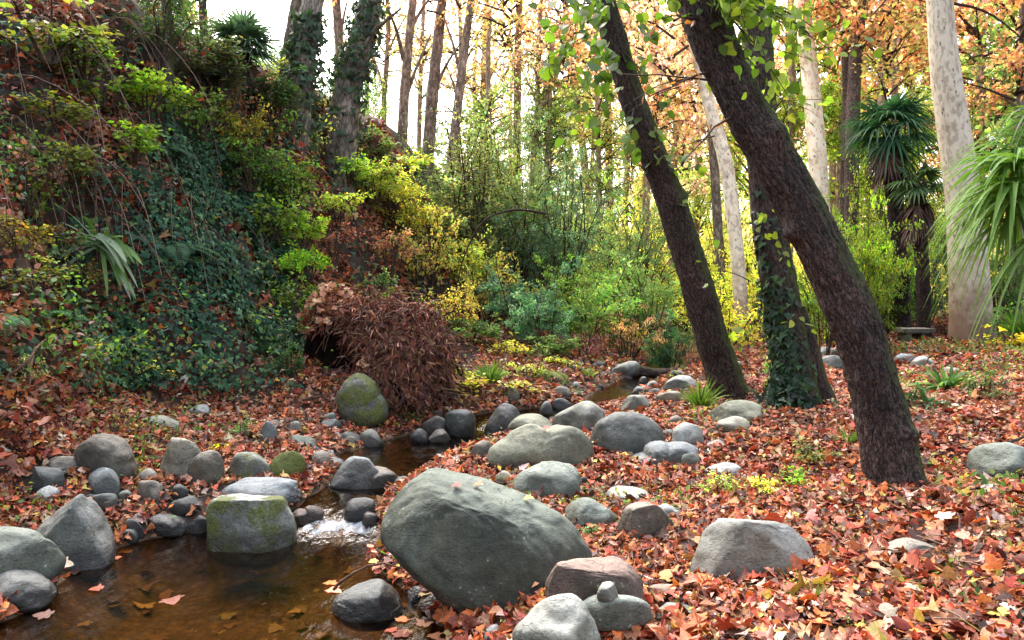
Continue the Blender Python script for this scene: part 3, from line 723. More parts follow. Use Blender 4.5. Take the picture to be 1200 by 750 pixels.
def trunk_geo(path, rad, seg=64, n=160, rough=.06, seed=0, flare=0., knots=()):
    path = resample(path, n); rad = np.interp(np.linspace(0, 1, n), np.linspace(0, 1, len(rad)), rad)
    r0 = rad.mean()
    def disp(bk, t):
        q = bk / r0
        d = rough * r0 * (.8 * vnoise(q * [1.3, 1.3, .35] + seed, seed) + .55 * (1 - 2 * np.abs(vnoise(q * [4.2, 4.2, .8] + seed, seed + 1))) + .45 * (1 - 2 * np.abs(vnoise(q * [8.5, 8.5, 2.2] + seed, seed + 2))) + (.28 * (1 - 2 * np.abs(vnoise(q * [17, 17, 6] + seed, seed + 4))) if seg > 70 else 0))
        if flare:
            a = np.arctan2(bk[:, 1], bk[:, 0])
            d = d + flare * r0 * np.exp(-t * len(rad) * .8) * (.45 + .55 * np.sin(a * 4 + seed + .7 * np.sin(a * 2)))
        return d
    g = Geo(); V, Q, b = tube_np(path, rad, seg, disp); g.add(V, Q, col=(.5,) * 3, bk=b)
    L = np.linspace(0, 1, n)
    for kt, ka, kr in knots:                              # burls: bumps pushed outward
        k = int(kt * (n - 1)); c = path[k]
        i = np.arange(len(V)); vv = g.V[0]
        dirv = vv[k * seg + int(ka * seg) % seg]
        dist = np.linalg.norm(vv - dirv, axis=1)
        ax = path[np.minimum(i // seg, n - 1)]
        g.V[0] = vv + nrm(vv - ax) * (kr * np.exp(-(dist / (kr * 1.3)) ** 2))[:, None]
    return g, path, rad

def twig_leaves(gw, gl, a, b, sag, r0, n, size, cols, tmpl=OVAL, hang=.5, spread=.06, w=None, up=.5, seg=4):
    a = np.array(a, float); b = np.array(b, float)
    u = np.linspace(0, 1, 7)[:, None]
    L = np.linalg.norm(b - a)
    path = a + (b - a) * u + np.array([0, 0, 1]) * (4 * sag * u * (1 - u)) + np.cumsum(rng.normal(0, .022 * L, (7, 3)), 0) * u
    gw.tube(path, np.linspace(r0, r0 * .25, 7), seg, col=(.07, .045, .03))
    k = rng.uniform(.12, 1, n); i = np.minimum((k * 6).astype(int), 5); f = (k * 6 - i)[:, None]
    c = path[i] * (1 - f) + path[i + 1] * f + rng.normal(0, spread, (n, 3))
    T = nrm(path[i + 1] - path[i])
    t = nrm(T * .6 + rdir(n) * .8 + np.array([0, 0, -hang]))
    nn = rdir(n) * .8 + np.array([0, 0, up])
    leaves(gl, tmpl, c, t, nn, size * rng.uniform(.6, 1.2, n), pick(cols, n, w))
    return path

def branch_of(o, gw): return obj('branch', gw.mesh('branch'), M['twig'], o)
GREENS = [(.10, .17, .018), (.14, .22, .022), (.06, .11, .018), (.18, .24, .03)]
# --- the big leaning tree
base = hit(1048, 572)
D1 = base[1]
p1 = px_path([(1056, 592), (1048, 565), (1039, 520), (1029, 470), (1011, 405), (981, 330), (934, 235), (884, 150), (848, 75), (818, 0), (790, -70), (768, -140)], D1, D1 + .5)
k1 = D1 / F
t1 = thing('tree', 'big dark furrowed trunk leaning over the stream, thickest of the dark trees', 'tree', base)
g, pth, rd = trunk_geo(p1 - base, np.array([36, 31, 28, 27.5, 27, 26.5, 26, 25.5, 25, 24.5, 23, 22]) * k1, 120, 380, .105, 3, .8, [(.62, .3, .07), (.33, .8, .06), (.45, .55, .05), (.2, .35, .05), (.52, .05, .06)])
obj('trunk', g.mesh('tree_trunk', True), M['bark_dark'], t1)
gl = Geo()
def on1(t): return pth[int(t * 379)]
def Q1(px, py, d): return P(px, py, d) - base
LG = [(.13, .21, .02), (.17, .26, .03), (.09, .15, .015), (.26, .32, .05)]
for t0, tip, d, n in [(.80, (955, 35), 5.4, 34), (.84, (925, 110), 5.2, 26), (.86, (1005, 12), 5.6, 34), (.82, (900, 60), 5.0, 26), (.88, (960, -20), 5.2, 34),
                      (.9, (880, -10), 5.0, 26), (.83, (985, 70), 6.2, 22), (.78, (940, 150), 6.0, 14), (.9, (1040, -15), 6, 30), (.86, (905, 15), 5.2, 30), (.84, (1010, 45), 6.0, 24), (.92, (935, -5), 5.4, 30)]:
    gw = Geo(); end = Q1(*tip, d)
    pp_ = twig_leaves(gw, gl, on1(t0), end, .10, .011, int(n * .8), .078, LG, ROUND, .6, .06)
    for _ in range(5):
        s_ = pp_[rng.integers(2, 6)]; twig_leaves(gw, gl, s_, s_ + rng.normal(0, .20, 3) + [0, 0, -.05], 0, .005, 7, .07, LG, ROUND, .6, .04)
    branch_of(t1, gw)
for t0, tip, d in [(.72, (745, 120), 5.5), (.70, (720, 92), 5.6), (.78, (770, 20), 5.3), (.66, (800, 190), 5.3)]:      # bare dead twigs
    gw = Geo(); twig_leaves(gw, gl, on1(t0), Q1(*tip, d), .05, .011, 3, .07, [(.28, .10, .03)], OVAL)
    m_ = on1(t0) * .5 + Q1(*tip, d) * .5; twig_leaves(gw, gl, m_, m_ + np.array([-.35, .1, -.18]), .03, .005, 2, .06, [(.28, .10, .03)], OVAL); branch_of(t1, gw)
for x, y in [(792, 15), (806, 30), (820, 8), (838, 18), (858, 30), (870, 8), (780, 3), (890, 30)]:                                  # sprouts on the trunk
    gw = Geo(); c = Q1(x, y, D1 + .2); twig_leaves(gw, gl, c, c + np.array([rng.normal(0, .1), -.25, .05]), .05, .004, 5, .07, LG, ROUND, .5, .06); branch_of(t1, gw)
obj('crown', gl.mesh('crown_a'), M['leaf'], t1)

# --- the slender leaning tree
base = hit(856, 462); D2 = base[1]; k2 = D2 / F
t2 = thing('tree', 'slender dark tree leaning over the stone heap, with round green leaves hanging in front', 'tree', base)
p2 = px_path([(862, 474), (853, 455), (836, 402), (816, 332), (800, 280), (785, 230), (762, 172), (739, 110), (721, 50), (708, 0), (696, -60), (688, -120)], D2, D2 - .3)
g, pth2, rd2 = trunk_geo(p2 - base, np.array([25, 20, 18.5, 17.5, 16.5, 15.5, 14.5, 13.5, 13, 12.5, 11, 10]) * k2, 80, 240, .10, 8, .6, [(.45, .5, .05)])
obj('trunk', g.mesh('tree_trunk', True), M['bark_dark'], t2)
gl = Geo()
def on2(t): return pth2[int(t * 239)]
for t0, tip, d, n in [(.78, (660, 60), 7.6, 14), (.76, (640, 110), 7.4, 13), (.80, (690, 100), 7.2, 12), (.84, (640, 20), 7.6, 14), (.70, (690, 140), 7.4, 10), (.86, (668, 10), 7, 12),
                      (.74, (655, 160), 7.6, 9), (.82, (770, 40), 8, 12), (.72, (770, 130), 8, 9), (.62, (740, 205), 8, 10), (.5, (800, 190), 8.2, 9), (.66, (700, 70), 7.6, 10), (.8, (700, 30), 7.6, 14)]:
    gw = Geo(); end = P(*tip, d) - base
    pp_ = twig_leaves(gw, gl, on2(t0), end, .12, .008, n, .125, [(.09, .16, .018), (.13, .21, .02), (.06, .11, .015)], ROUND, .7, .07)
    for _ in range(2):
        s_ = pp_[rng.integers(2, 6)]; twig_leaves(gw, gl, s_, s_ + rng.normal(0, .25, 3) + [0, 0, -.08], 0, .005, 5, .115, [(.09, .16, .018), (.13, .21, .02), (.06, .11, .015)], ROUND, .7, .05)
    branch_of(t2, gw)
for t0 in (.2, .3, .36, .42, .55):
    gw = Geo(); c = on2(t0); twig_leaves(gw, gl, c, c + np.array([rng.normal(.15, .12), -.2, .05]), .05, .004, 6, .09, [(.25, .30, .03), (.16, .24, .03)], ROUND, .5, .07); branch_of(t2, gw)
obj('crown', gl.mesh('crown_b'), M['leaf'], t2)

# --- ivy-clad tree
base = hit(936, 484); D3 = base[1]; k3 = D3 / F
t3 = thing('tree', 'dark tree wrapped in ivy, crossing behind the big leaning trunk', 'tree', base)
p3 = px_path([(940, 500), (936, 478), (931, 435), (920, 375), (908, 305), (899, 235), (891, 120), (886, 0), (883, -80), (880, -150)], D3, D3 + .3)
g, pth3, rd3 = trunk_geo(p3 - base, np.array([31, 26, 22, 20, 18.5, 18, 17, 16, 15, 14]) * k3, 72, 220, .10, 14, .5, [(.3, .6, .07)])
obj('trunk', g.mesh('tree_trunk', True), M['bark_dark'], t3)
# buttress root on the far side
gr = Geo(); gr.tube(px_path([(968, 470), (958, 445), (950, 410), (938, 360)], D3 + .05) - base, [.11, .10, .09, .05], 12, n=24); obj('root', gr.mesh('root'), M['bark_dark'], t3)
gi = Geo(); N_ = 1900
k = np.clip(rng.beta(1.0, 2.6, N_), 0, 1) * .60; a = rng.normal(PI * 1.2, .62, N_)
i = (k * 219).astype(int); ax = pth3[i]
out = np.stack([np.cos(a), np.sin(a), a * 0], -1)
c = ax + out * (rd3[i] * rng.uniform(.95, 1.28, N_))[:, None]
leaves(gi, IVY, c, out * .3 + np.array([0, 0, -1]) + rdir(N_) * .5, out + rdir(N_) * .5, rng.uniform(.05, .095, N_), pick([(.022, .05, .028), (.035, .07, .03), (.018, .032, .015), (.05, .09, .03)], N_))
N_ = 500; a = rng.uniform(0, 2 * PI, N_); rr = np.abs(rng.normal(0, .17, N_)); c = np.stack([rr * np.cos(a) - .20, rr * np.sin(a) - .1, .0 * a], -1)
c[:, 2] = G(c[:, 0] + base[0], c[:, 1] + base[1]) - base[2] + np.clip(.42 - rr, .02, 1) * rng.uniform(.2, 1, N_)
leaves(gi, IVY, c, rdir(N_) + [0, 0, -.3], rdir(N_) * .6 + [0, -.5, .8], rng.uniform(.05, .09, N_), pick([(.022, .05, .028), (.035, .07, .03), (.02, .03, .02)], N_))
obj('ivy', gi.mesh('trunk_ivy'), M['ivy'], t3)
gl = Geo()
for px, py in [(905, 300), (895, 260), (925, 380), (915, 130), (870, 90), (900, 60), (880, 330)]:
    gw = Geo(); c = P(px, py, D3 - .3) - base
    twig_leaves(gw, gl, c, c + np.array([rng.normal(0, .3), -.2, .1]), .05, .006, 9, .075, [(.22, .28, .03), (.12, .2, .03), (.16, .2, .03)], ROUND, .5, .12); branch_of(t3, gw)
obj('crown', gl.mesh('crown_c'), M['leaf'], t3)

# --- the sycamore
base = hit(1138, 403); D4 = base[1]; k4 = D4 / F
t4 = thing('plane_tree', 'thick pale sycamore with mottled cream bark and a brown flared foot, standing beside the path', 'tree', base)
p4 = px_path([(1142, 418), (1140, 402), (1138, 375), (1136, 335), (1133, 290), (1129, 235), (1119, 160), (1108, 85), (1101, 0), (1096, -80), (1092, -160)], D4)
g, pth4, rd4 = trunk_geo(p4 - base, np.array([30, 26, 23, 21.5, 20.5, 19, 17.5, 16, 14, 13, 12]) * k4, 64, 160, .018, 22, 1.2)
obj('trunk', g.mesh('sycamore_trunk', True), M['bark_pale'], t4)
for t0, tip in [(.80, (1215, 60)), (.84, (1020, 20)), (.88, (1180, -20))]:
    gw = Geo(); gw.tube(resample(np.array([pth4[int(t0 * 159)], (pth4[int(t0 * 159)] + P(*tip, D4) - base) / 2 + [0, 0, .2], P(*tip, D4) - base]), 10), np.linspace(.03, .008, 10), 6); obj('branch', gw.mesh('branch'), M['twig'], t4)

# ------------------------------------------------------------------ crowns and shrubs
def skeleton(h, w, nst, ntw, style, lr):
    """stems + twigs of a bush about h tall and w wide -> list of (path, radius), list of leaf-bearing twigs"""
    stems, twigs = [], []
    for s in range(nst):
        a = lr.uniform(0, 2 * PI); rr = w * .5 * math.sqrt(lr.uniform(.05, 1)); hh = h * lr.uniform(.55, 1) * (1 - .45 * (rr / (w * .5)) ** 2)
        if style == 'tall': rr *= .55; hh = h * lr.uniform(.5, 1)
        if style == 'dead': hh *= .9
        b = np.array([math.cos(a), math.sin(a), 0]) * w * .05
        e = np.array([math.cos(a) * rr, math.sin(a) * rr, hh])
        mid = b * .4 + e * .5 + np.array([0, 0, h * .16]) + lr.normal(0, .05 * h, 3)
        if style == 'arch': e[2] *= .62; mid[2] += h * .25
        path = resample([b, mid * .6 + b * .4, mid, e], 9); stems.append((path, .006 + .008 * h))
        for t in range(ntw):
            u = lr.uniform(.28, 1); i = min(int(u * 8), 7); p = path[i] + (path[i + 1] - path[i]) * (u * 8 - i)
            d = lr.normal(size=3); d[:2] += 1.1 * np.array([math.cos(a), math.sin(a)]) * lr.uniform(0, 1)
            d[2] = d[2] * (.25 if style in ('layer', 'arch') else .7) + (.1 if style != 'tall' else .6)
            d /= np.linalg.norm(d); ln = lr.uniform(.10, .24) * (h * .5 + w * .5) * (1.2 if style == 'layer' else 1)
            twigs.append((p, p + d * ln))
    return stems, twigs

PROTO = {}
def bush_proto(style, bucket, var):
    key = (style, bucket, var)
    if key in PROTO: return PROTO[key]
    lr = np.random.default_rng(sum(map(ord, style)) * 31 + bucket * 101 + var * 17)
    h = (.6, 1.4, 2.8, 5.5)[bucket]; w = h * {'dense': 1.1, 'loose': 1.0, 'layer': 1.25, 'tall': .55, 'arch': 1.3, 'dead': 1.2}[style]
    leaf = {'dense': .048, 'loose': .058, 'layer': .060, 'tall': .052, 'arch': .055, 'dead': .06}[style] * (.8, 1, 1.25, 1.7)[bucket]
    nl = {'dense': (1300, 4600, 9000, 14000), 'loose': (420, 1300, 3200, 7000), 'layer': (600, 2300, 6000, 12000), 'tall': (600, 1800, 4200, 9000), 'arch': (400, 1300, 3000, 6000), 'dead': (500, 1500, 3000, 5000)}[style][bucket]
    nst = (7, 11, 16, 22)[bucket]; ntw = (7, 9, 12, 15)[bucket]
    st, tw = skeleton(h, w, nst, ntw, style, lr)
    gs, gl = Geo(), Geo()
    for p, r in st: gs.tube(p, np.linspace(r, r * .3, len(p)), 4)
    for a, b in tw: gs.tube(np.array([a, (a + b) / 2, b]), [.004 + .0012 * h, .003 + .001 * h, .002], 3)
    A = np.array([t[0] for t in tw]); B = np.array([t[1] for t in tw])
    wt = lr.uniform(.2, 1.6, len(tw)); wt /= wt.sum()
    k = lr.choice(len(tw), nl, p=wt); u = lr.uniform(.1, 1.05, nl)[:, None]
    c = A[k] + (B[k] - A[k]) * u + lr.normal(0, leaf * .55, (nl, 3))
    D = nrm(B[k] - A[k])
    hang = {'dense': .15, 'loose': .5, 'layer': .2, 'tall': .1, 'arch': .3, 'dead': 1.2}[style]
    t = D * .6 + nrm(lr.normal(size=(nl, 3))) * .85 + [0, 0, -hang]
    upn = {'dense': .7, 'loose': .6, 'layer': 1.8, 'tall': .5, 'arch': 1.2, 'dead': .2}[style]
    n = nrm(lr.normal(size=(nl, 3))) + [0, 0, upn]
    tb = lr.normal(0, .28, len(tw))[k]
    depth = np.clip(.45 + .65 * (c[:, 2] / h) + .35 * np.hypot(c[:, 0], c[:, 1]) / (w * .5), .35, 1.25)  # painted shade: inner and lower leaves get a darker colour
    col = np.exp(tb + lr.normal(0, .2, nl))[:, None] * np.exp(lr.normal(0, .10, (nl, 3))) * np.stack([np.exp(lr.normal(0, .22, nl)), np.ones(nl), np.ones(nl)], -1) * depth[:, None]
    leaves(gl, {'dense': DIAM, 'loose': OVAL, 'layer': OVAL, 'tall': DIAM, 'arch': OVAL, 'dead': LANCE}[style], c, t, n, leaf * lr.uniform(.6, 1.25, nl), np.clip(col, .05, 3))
    mn = style + '_bush'
    PROTO[key] = (gs.mesh('stem'), gl.mesh('foliage'), h, w)
    PROTO[key][0].materials.append(M['twig']); 
    PROTO[key][1].materials.append(M['leaf'])
    return PROTO[key]

vcount = 0
def bush(px, py, top, wpx, style, color, label, cat='shrub', name='shrub', d=None, group=None, sink=.05, lean=0, stemcol=(1, 1, 1)):
    if px < 335 and py < 330 and style == 'layer': style = 'loose'
    if px < 335 and py < 330 and style == 'dense': style = 'loose'
    global vcount
    b = hit(px, py) if d is None else np.array([(px - 600) / F * d, d, 0])
    if d is not None: b[2] = gz(b[0], b[1])
    if d is None and px < 480 and py < 400: b = b + np.array([.22, -.28, .02])
    k = b[1] / F
    ytop = EYE - (top - HY) * k; h = max(ytop - b[2], .15); wd = wpx * k
    bk = int(np.argmin([abs(math.log(h / q)) for q in (.6, 1.4, 2.8, 5.5)]))
    vcount += 1
    st, fo, ph, pw = bush_proto(style, bk, vcount % 3)
    o = thing(name, label, cat, b - [0, 0, sink], group)
    o.rotation_euler = (0, lean, vcount * 2.399)
    o.scale = (wd / pw, wd / pw, h / ph)
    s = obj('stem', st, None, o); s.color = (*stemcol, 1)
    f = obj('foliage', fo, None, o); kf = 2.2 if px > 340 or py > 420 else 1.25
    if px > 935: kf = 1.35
    hz = min(max((b[1] - 11.5) / 12, 0), .8)               # distance haze painted into the leaf colour
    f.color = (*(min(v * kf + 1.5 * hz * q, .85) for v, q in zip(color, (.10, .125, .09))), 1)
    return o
# ------------------------------------------------------------------ shrubs
YG, GR, DG, TE, YE, OR, BR, LM, OL = (.19, .22, .03), (.09, .16, .025), (.035, .065, .02), (.045, .09, .055), (.26, .22, .05), (.42, .16, .04), (.15, .065, .045), (.17, .27, .025), (.11, .12, .03)
B = bush
# slope behind the spur and in the middle
B(428, 240, 165, 120, 'layer', YG, 'broad yellow-green bush with layered sprays on the crest of the leafy slope')
B(398, 215, 170, 70, 'loose', LM, 'small bright green bush at the foot of the thick leaning trunk on the slope')
B(468, 285, 200, 90, 'layer', (.24, .22, .03), 'olive-yellow layered bush overhanging the leafy slope')
B(500, 345, 225, 80, 'loose', YE, 'golden yellow sapling rising beside the leafy slope', 'sapling', 'sapling')
B(570, 385, 245, 110, 'loose', (.26, .22, .05), 'golden sapling with sparse leaves and a bent dark branch over the valley', 'sapling', 'sapling', lean=.15)
B(530, 400, 320, 90, 'arch', (.30, .24, .05), 'yellowish arching bramble above the dead fern heap', 'bramble', 'bramble')
B(350, 330, 265, 70, 'dense', LM, 'bright lime-green bush in the middle of the leafy slope')
B(335, 365, 310, 60, 'loose', (.16, .22, .03), 'light green loose bush low on the leafy slope')
B(430, 345, 310, 50, 'arch', (.10, .18, .05), 'small fresh green plant just above the dead fern heap', 'plant', 'plant')
B(330, 240, 160, 110, 'layer', (.13, .22, .03), 'bright green layered bush hanging from the top of the ivy cliff')
B(285, 225, 130, 110, 'layer', (.09, .16, .03), 'mid-green bush at the crest of the ivy cliff')
B(380, 300, 255, 70, 'arch', (.16, .06, .05), 'purplish-brown bramble on the leafy slope', 'bramble', 'bramble')
B(445, 320, 262, 70, 'arch', (.20, .09, .06), 'red-brown bramble at the edge of the leafy slope', 'bramble', 'bramble')
B(430, 190, 140, 90, 'dense', (.07, .10, .03), 'dark green bush on the crest between the thick leaning trunk and the forked one', d=15.5)
B(480, 225, 165, 90, 'layer', (.20, .22, .04), 'yellowish bush on the crest below the forked slim trunk', d=16.5)
B(520, 260, 180, 90, 'dense', (.08, .12, .04), 'rounded green bush on the crest below the sky gap', d=17)
B(370, 175, 140, 60, 'loose', (.18, .16, .03), 'small olive bush on the crest between the two ivy-covered trunks', d=14.6)
# left hillside
B(120, 130, 55, 110, 'layer', LM, 'lime-green bush with hanging leaves high on the dark hillside')
B(150, 190, 128, 100, 'layer', (.15, .25, .02), 'vivid green bush halfway up the dark hillside')
B(60, 150, 100, 90, 'layer', (.15, .17, .025), 'olive bush on the dark hillside near the dry vines')
B(50, 80, -20, 150, 'layer', (.15, .17, .03), 'large olive-green bush overhanging the top of the hillside')
B(180, 75, -30, 130, 'dense', (.05, .085, .03), 'dark dense bush on top of the hillside')
B(240, 130, 30, 110, 'tall', (.05, .06, .03), 'dark upright bush among the trunks on the hillside')
B(275, 190, 95, 90, 'loose', (.24, .22, .03), 'yellowish bush under the small hillside palm')
B(310, 150, 75, 80, 'tall', DG, 'dark narrow bush beside the small hillside palm')
B(110, 235, 175, 90, 'arch', (.14, .05, .04), 'brown bramble tangled on the dark hillside', 'bramble', 'bramble')
B(30, 250, 160, 100, 'arch', (.13, .06, .05), 'brown leafless bramble under the dry vines', 'bramble', 'bramble')
B(20, 300, 230, 80, 'loose', (.18, .15, .03), 'olive bush on the shoulder of the ferny mound')
B(110, 440, 385, 100, 'arch', (.32, .27, .07), 'pale yellow-leaved low bush on the side of the ferny mound')
B(165, 458, 415, 80, 'arch', (.24, .25, .06), 'yellow-green ground plant between the ferny mound and the ivy cliff', 'plant', 'plant')
B(30, 455, 405, 60, 'arch', (.22, .20, .10), 'pale-leaved weed beside the bent grey branch', 'plant', 'plant')
B(340, 445, 385, 50, 'dense', (.05, .10, .04), 'dark green leafy plant at the foot of the ivy cliff', 'plant', 'plant')
B(280, 515, 480, 40, 'arch', (.10, .16, .06), 'small grey-green weed above the lichen-spotted block', 'plant', 'plant')
B(255, 532, 515, 36, 'arch', (.55, .38, .03), 'small bright yellow plant beside the lichen-spotted block', 'plant', 'plant')
B(95, 100, 20, 120, 'layer', (.10, .15, .03), 'green bush between the dark dense one and the lime-green one on the hillside')
B(165, 135, 70, 90, 'layer', (.19, .27, .03), 'yellow-green bush under the dark dense one at the top of the hillside')
B(225, 160, 85, 80, 'loose', (.12, .19, .03), 'fresh green bush in the gap between the dark upright and dark narrow bushes')
B(310, 280, 215, 80, 'layer', (.16, .24, .03), 'bright green bush over the ivy wall next to the leafy slope')
B(345, 290, 240, 60, 'dense', (.19, .26, .03), 'yellow-green rounded bush at the upper end of the leafy slope')
B(75, 215, 150, 100, 'layer', (.13, .15, .035), 'olive-green bush beneath the olive bush near the dry vines')
B(60, 300, 250, 80, 'arch', (.17, .08, .04), 'rusty bramble above the ferny mound', 'bramble', 'bramble')
B(30, 340, 290, 90, 'loose', (.16, .17, .04), 'olive-yellow bush over the bright green fern')
B(95, 350, 300, 70, 'arch', (.22, .20, .06), 'pale olive weed on the shoulder of the ferny mound', 'plant', 'plant')
B(385, 260, 205, 70, 'layer', (.22, .26, .04), 'yellow-green bush just under the broad layered one on the crest')
B(340, 400, 340, 50, 'loose', (.11, .17, .03), 'green bush low beside the dead fern hollow')
B(320, 425, 370, 60, 'dense', (.04, .08, .035), 'dark small bush against the foot of the ivy wall')
B(450, 250, 190, 80, 'layer', (.30, .29, .04), 'yellowish bush behind the olive-yellow layered one')
# the thicket across the valley
B(600, 425, 95, 170, 'layer', (.11, .145, .06), 'tall dark narrow tree-like bush with small leaves against the sky', d=17)
B(655, 425, 150, 170, 'dense', (.055, .10, .055), 'tall bluish-green thicket in the middle of the valley', d=16.5)
B(555, 425, 140, 130, 'tall', (.10, .11, .035), 'tall olive bush with thin stems behind the golden saplings', d=16)
B(610, 425, 285, 120, 'dense', (.045, .10, .06), 'teal-green rounded bush in the valley', d=13.6)
B(550, 420, 350, 90, 'dense', (.06, .10, .03), 'low green bush behind the dead fern heap', d=12.6)
B(700, 420, 255, 120, 'loose', (.12, .17, .04), 'light green bush above the pale thicket', d=17)
B(745, 425, 185, 140, 'dense', (.07, .12, .05), 'grey-green tree-like bush behind the slender leaning tree', d=19)
B(690, 428, 315, 100, 'dense', (.11, .18, .04), 'fresh green bush in front of the bluish thicket', d=13.5)
B(735, 430, 335, 110, 'dead', (.30, .17, .08), 'tan thicket of dry stems in front of the fresh green bushes', 'bush', d=13.3)
B(680, 432, 372, 80, 'dead', (.13, .045, .05), 'dark reddish-brown dry bush hanging over the stream bank', 'bush', d=12.6)
B(785, 432, 345, 90, 'dense', (.035, .09, .035), 'dark green bush just behind the slender leaning tree', d=13.2)
B(810, 432, 385, 60, 'dead', (.22, .10, .07), 'pinkish-brown dry bush by the fallen log', 'bush', d=12.8)
B(640, 430, 385, 80, 'dense', (.07, .11, .03), 'low green bush with its foot at the bright grass tuft', d=12.2)
B(600, 428, 395, 70, 'arch', (.30, .26, .04), 'low yellow-green bush behind the bright grass tuft', d=12)
B(655, 440, 412, 60, 'arch', (.26, .26, .05), 'low yellowish weed at the near edge of the thicket', 'plant', 'plant', d=11.6)
B(545, 452, 415, 70, 'arch', (.24, .25, .04), 'yellow-green weed beside the dead fern heap', 'plant', 'plant')
B(620, 445, 420, 70, 'arch', (.20, .22, .04), 'spreading pale green weed beside the bright grass tuft', 'plant', 'plant')
B(575, 470, 432, 130, 'arch', (.25, .22, .05), 'wide low yellow-green ground plant around the bright grass tuft', 'plant', 'plant')
B(640, 330, 215, 110, 'layer', (.12, .17, .03), 'green layered bush below the leaning pale trunk', d=22)
B(625, 420, 215, 130, 'dense', (.09, .14, .06), 'grey-green dense bush filling the valley behind the teal one', d=18)
B(580, 415, 240, 120, 'dense', (.13, .16, .04), 'yellowish-green dense bush behind the bent dark branch', d=17.5)
B(670, 420, 265, 110, 'layer', (.16, .22, .04), 'light layered bush in the heart of the thicket', d=15.5)
B(715, 422, 290, 110, 'layer', (.13, .21, .05), 'soft green layered bush behind the tan dry thicket', d=15)
B(640, 425, 320, 100, 'dense', (.07, .14, .08), 'bluish rounded bush low in the thicket', d=13)
B(760, 425, 280, 100, 'dense', (.11, .17, .05), 'green rounded bush beside the slender leaning trunk', d=15.5)
B(540, 410, 250, 100, 'layer', (.22, .24, .04), 'yellow-green layered bush between the golden saplings', d=15)
B(610, 400, 130, 140, 'layer', (.17, .2, .05), 'tall light olive bush rising behind the dark narrow one', d=20)
B(690, 400, 165, 140, 'loose', (.20, .25, .06), 'tall pale green sapling wood behind the bluish thicket', 'sapling', 'sapling', d=22)
B(735, 395, 240, 110, 'loose', (.38, .36, .06), 'pale yellow sapling wood behind the soft green layered bush', 'sapling', 'sapling', d=21)
B(860, 410, 200, 120, 'loose', (.42, .38, .06), 'tall yellow sapling wood behind the pale greyish leaning trunk', 'sapling', 'sapling', d=22)
B(825, 420, 290, 100, 'loose', (.40, .38, .05), 'yellow-green bush behind the gap between the two dark leaning trees', d=16)
B(910, 415, 300, 90, 'loose', (.36, .34, .05), 'pale yellow bush right behind the big leaning trunk', d=18)
# right-hand wood
B(850, 420, 330, 90, 'loose', (.34, .32, .04), 'yellow-leaved bush between the slender tree and the ivy-clad tree', d=14)
B(880, 425, 250, 110, 'loose', (.45, .38, .04), 'tall lemon-yellow bush behind the ivy-clad tree', d=17)
B(800, 425, 250, 110, 'loose', (.48, .38, .04), 'lemon-yellow bush seen behind the slender leaning trunk', d=20)
B(745, 400, 190, 110, 'loose', (.46, .36, .05), 'yellow sapling wood behind the grey-green bush', 'sapling', 'sapling', d=24)
B(1005, 385, 170, 120, 'layer', (.16, .23, .02), 'tall vivid green bush with layered leaves behind the big leaning trunk', d=11.5)
B(965, 395, 265, 80, 'layer', (.17, .26, .03), 'light green bush low behind the big leaning trunk', d=11)
B(970, 390, 190, 90, 'layer', (.20, .27, .03), 'yellow-green bush beside the pale straight trunk', d=13)
B(1050, 380, 130, 140, 'layer', (.19, .25, .02), 'wide yellow-green bush spreading below the tall palm', d=14.5)
B(1035, 375, 250, 100, 'layer', (.12, .20, .03), 'mid-green bush at the foot of the palms', d=13.6)
B(1085, 372, 280, 80, 'dense', (.035, .06, .025), 'dark bush between the palms and the sycamore', d=15)
B(985, 385, 290, 70, 'dense', (.05, .06, .03), 'dark bush behind the big leaning trunk', d=13)
B(1060, 390, 345, 90, 'arch', (.05, .14, .03), 'low deep-green grassy bush behind the stone bench', d=16.3)
B(1005, 390, 345, 70, 'arch', (.06, .16, .04), 'low bright green grassy bush beside the big leaning trunk', d=14.5)
B(1103, 398, 362, 44, 'dead', (.09, .02, .02), 'dark red dry bush between the bench and the sycamore', 'bush')
B(1175, 385, 240, 100, 'layer', (.06, .12, .025), 'deep green bush behind the sycamore', d=13)
B(1195, 405, 335, 80, 'arch', (.09, .17, .03), 'green arching plant right of the sycamore foot under the palm fronds', 'plant', 'plant')
B(1180, 408, 375, 60, 'loose', (.50, .40, .03), 'small yellow plant at the foot of the sycamore', 'plant', 'plant')
B(1130, 250, 150, 120, 'layer', (.10, .16, .03), 'green leafy bush high behind the sycamore', d=17)
B(905, 430, 395, 50, 'arch', (.10, .17, .04), 'small green weed at the near side of the ivy-clad tree', 'plant', 'plant', d=8.6)
B(940, 452, 380, 50, 'dead', (.40, .06, .03), 'red-brown dry bush touching the ivy-clad tree', 'bush', d=8.7)
# right bank ground plants
B(925, 573, 530, 60, 'loose', (.12, .22, .03), 'bright green round-leaved seedling in leaves before the big leaning trunk', 'seedling', 'seedling')
B(895, 585, 548, 70, 'arch', (.34, .34, .06), 'yellowish fern-like weed beside the round-leaved seedling', 'plant', 'plant')
B(960, 545, 505, 80, 'arch', (.16, .20, .06), 'sprawling pale green weed at the foot of the big leaning trunk', 'plant', 'plant')
B(848, 583, 545, 60, 'arch', (.20, .25, .06), 'low green weed beside the half-hidden pale flat stone', 'plant', 'plant')
B(700, 635, 605, 60, 'arch', (.05, .10, .03), 'dark green weed growing against the giant boulder', 'plant', 'plant')
B(935, 700, 665, 50, 'arch', (.10, .17, .03), 'small green seedling below the large peaked boulder', 'seedling', 'seedling')
B(1110, 672, 640, 50, 'arch', (.08, .15, .03), 'small green weed among the leaves beside the half-buried brown stone', 'plant', 'plant')
B(1025, 650, 622, 36, 'loose', (.07, .16, .03), 'tiny vivid green seedling at the tip of the half-buried brown stone', 'seedling', 'seedling')
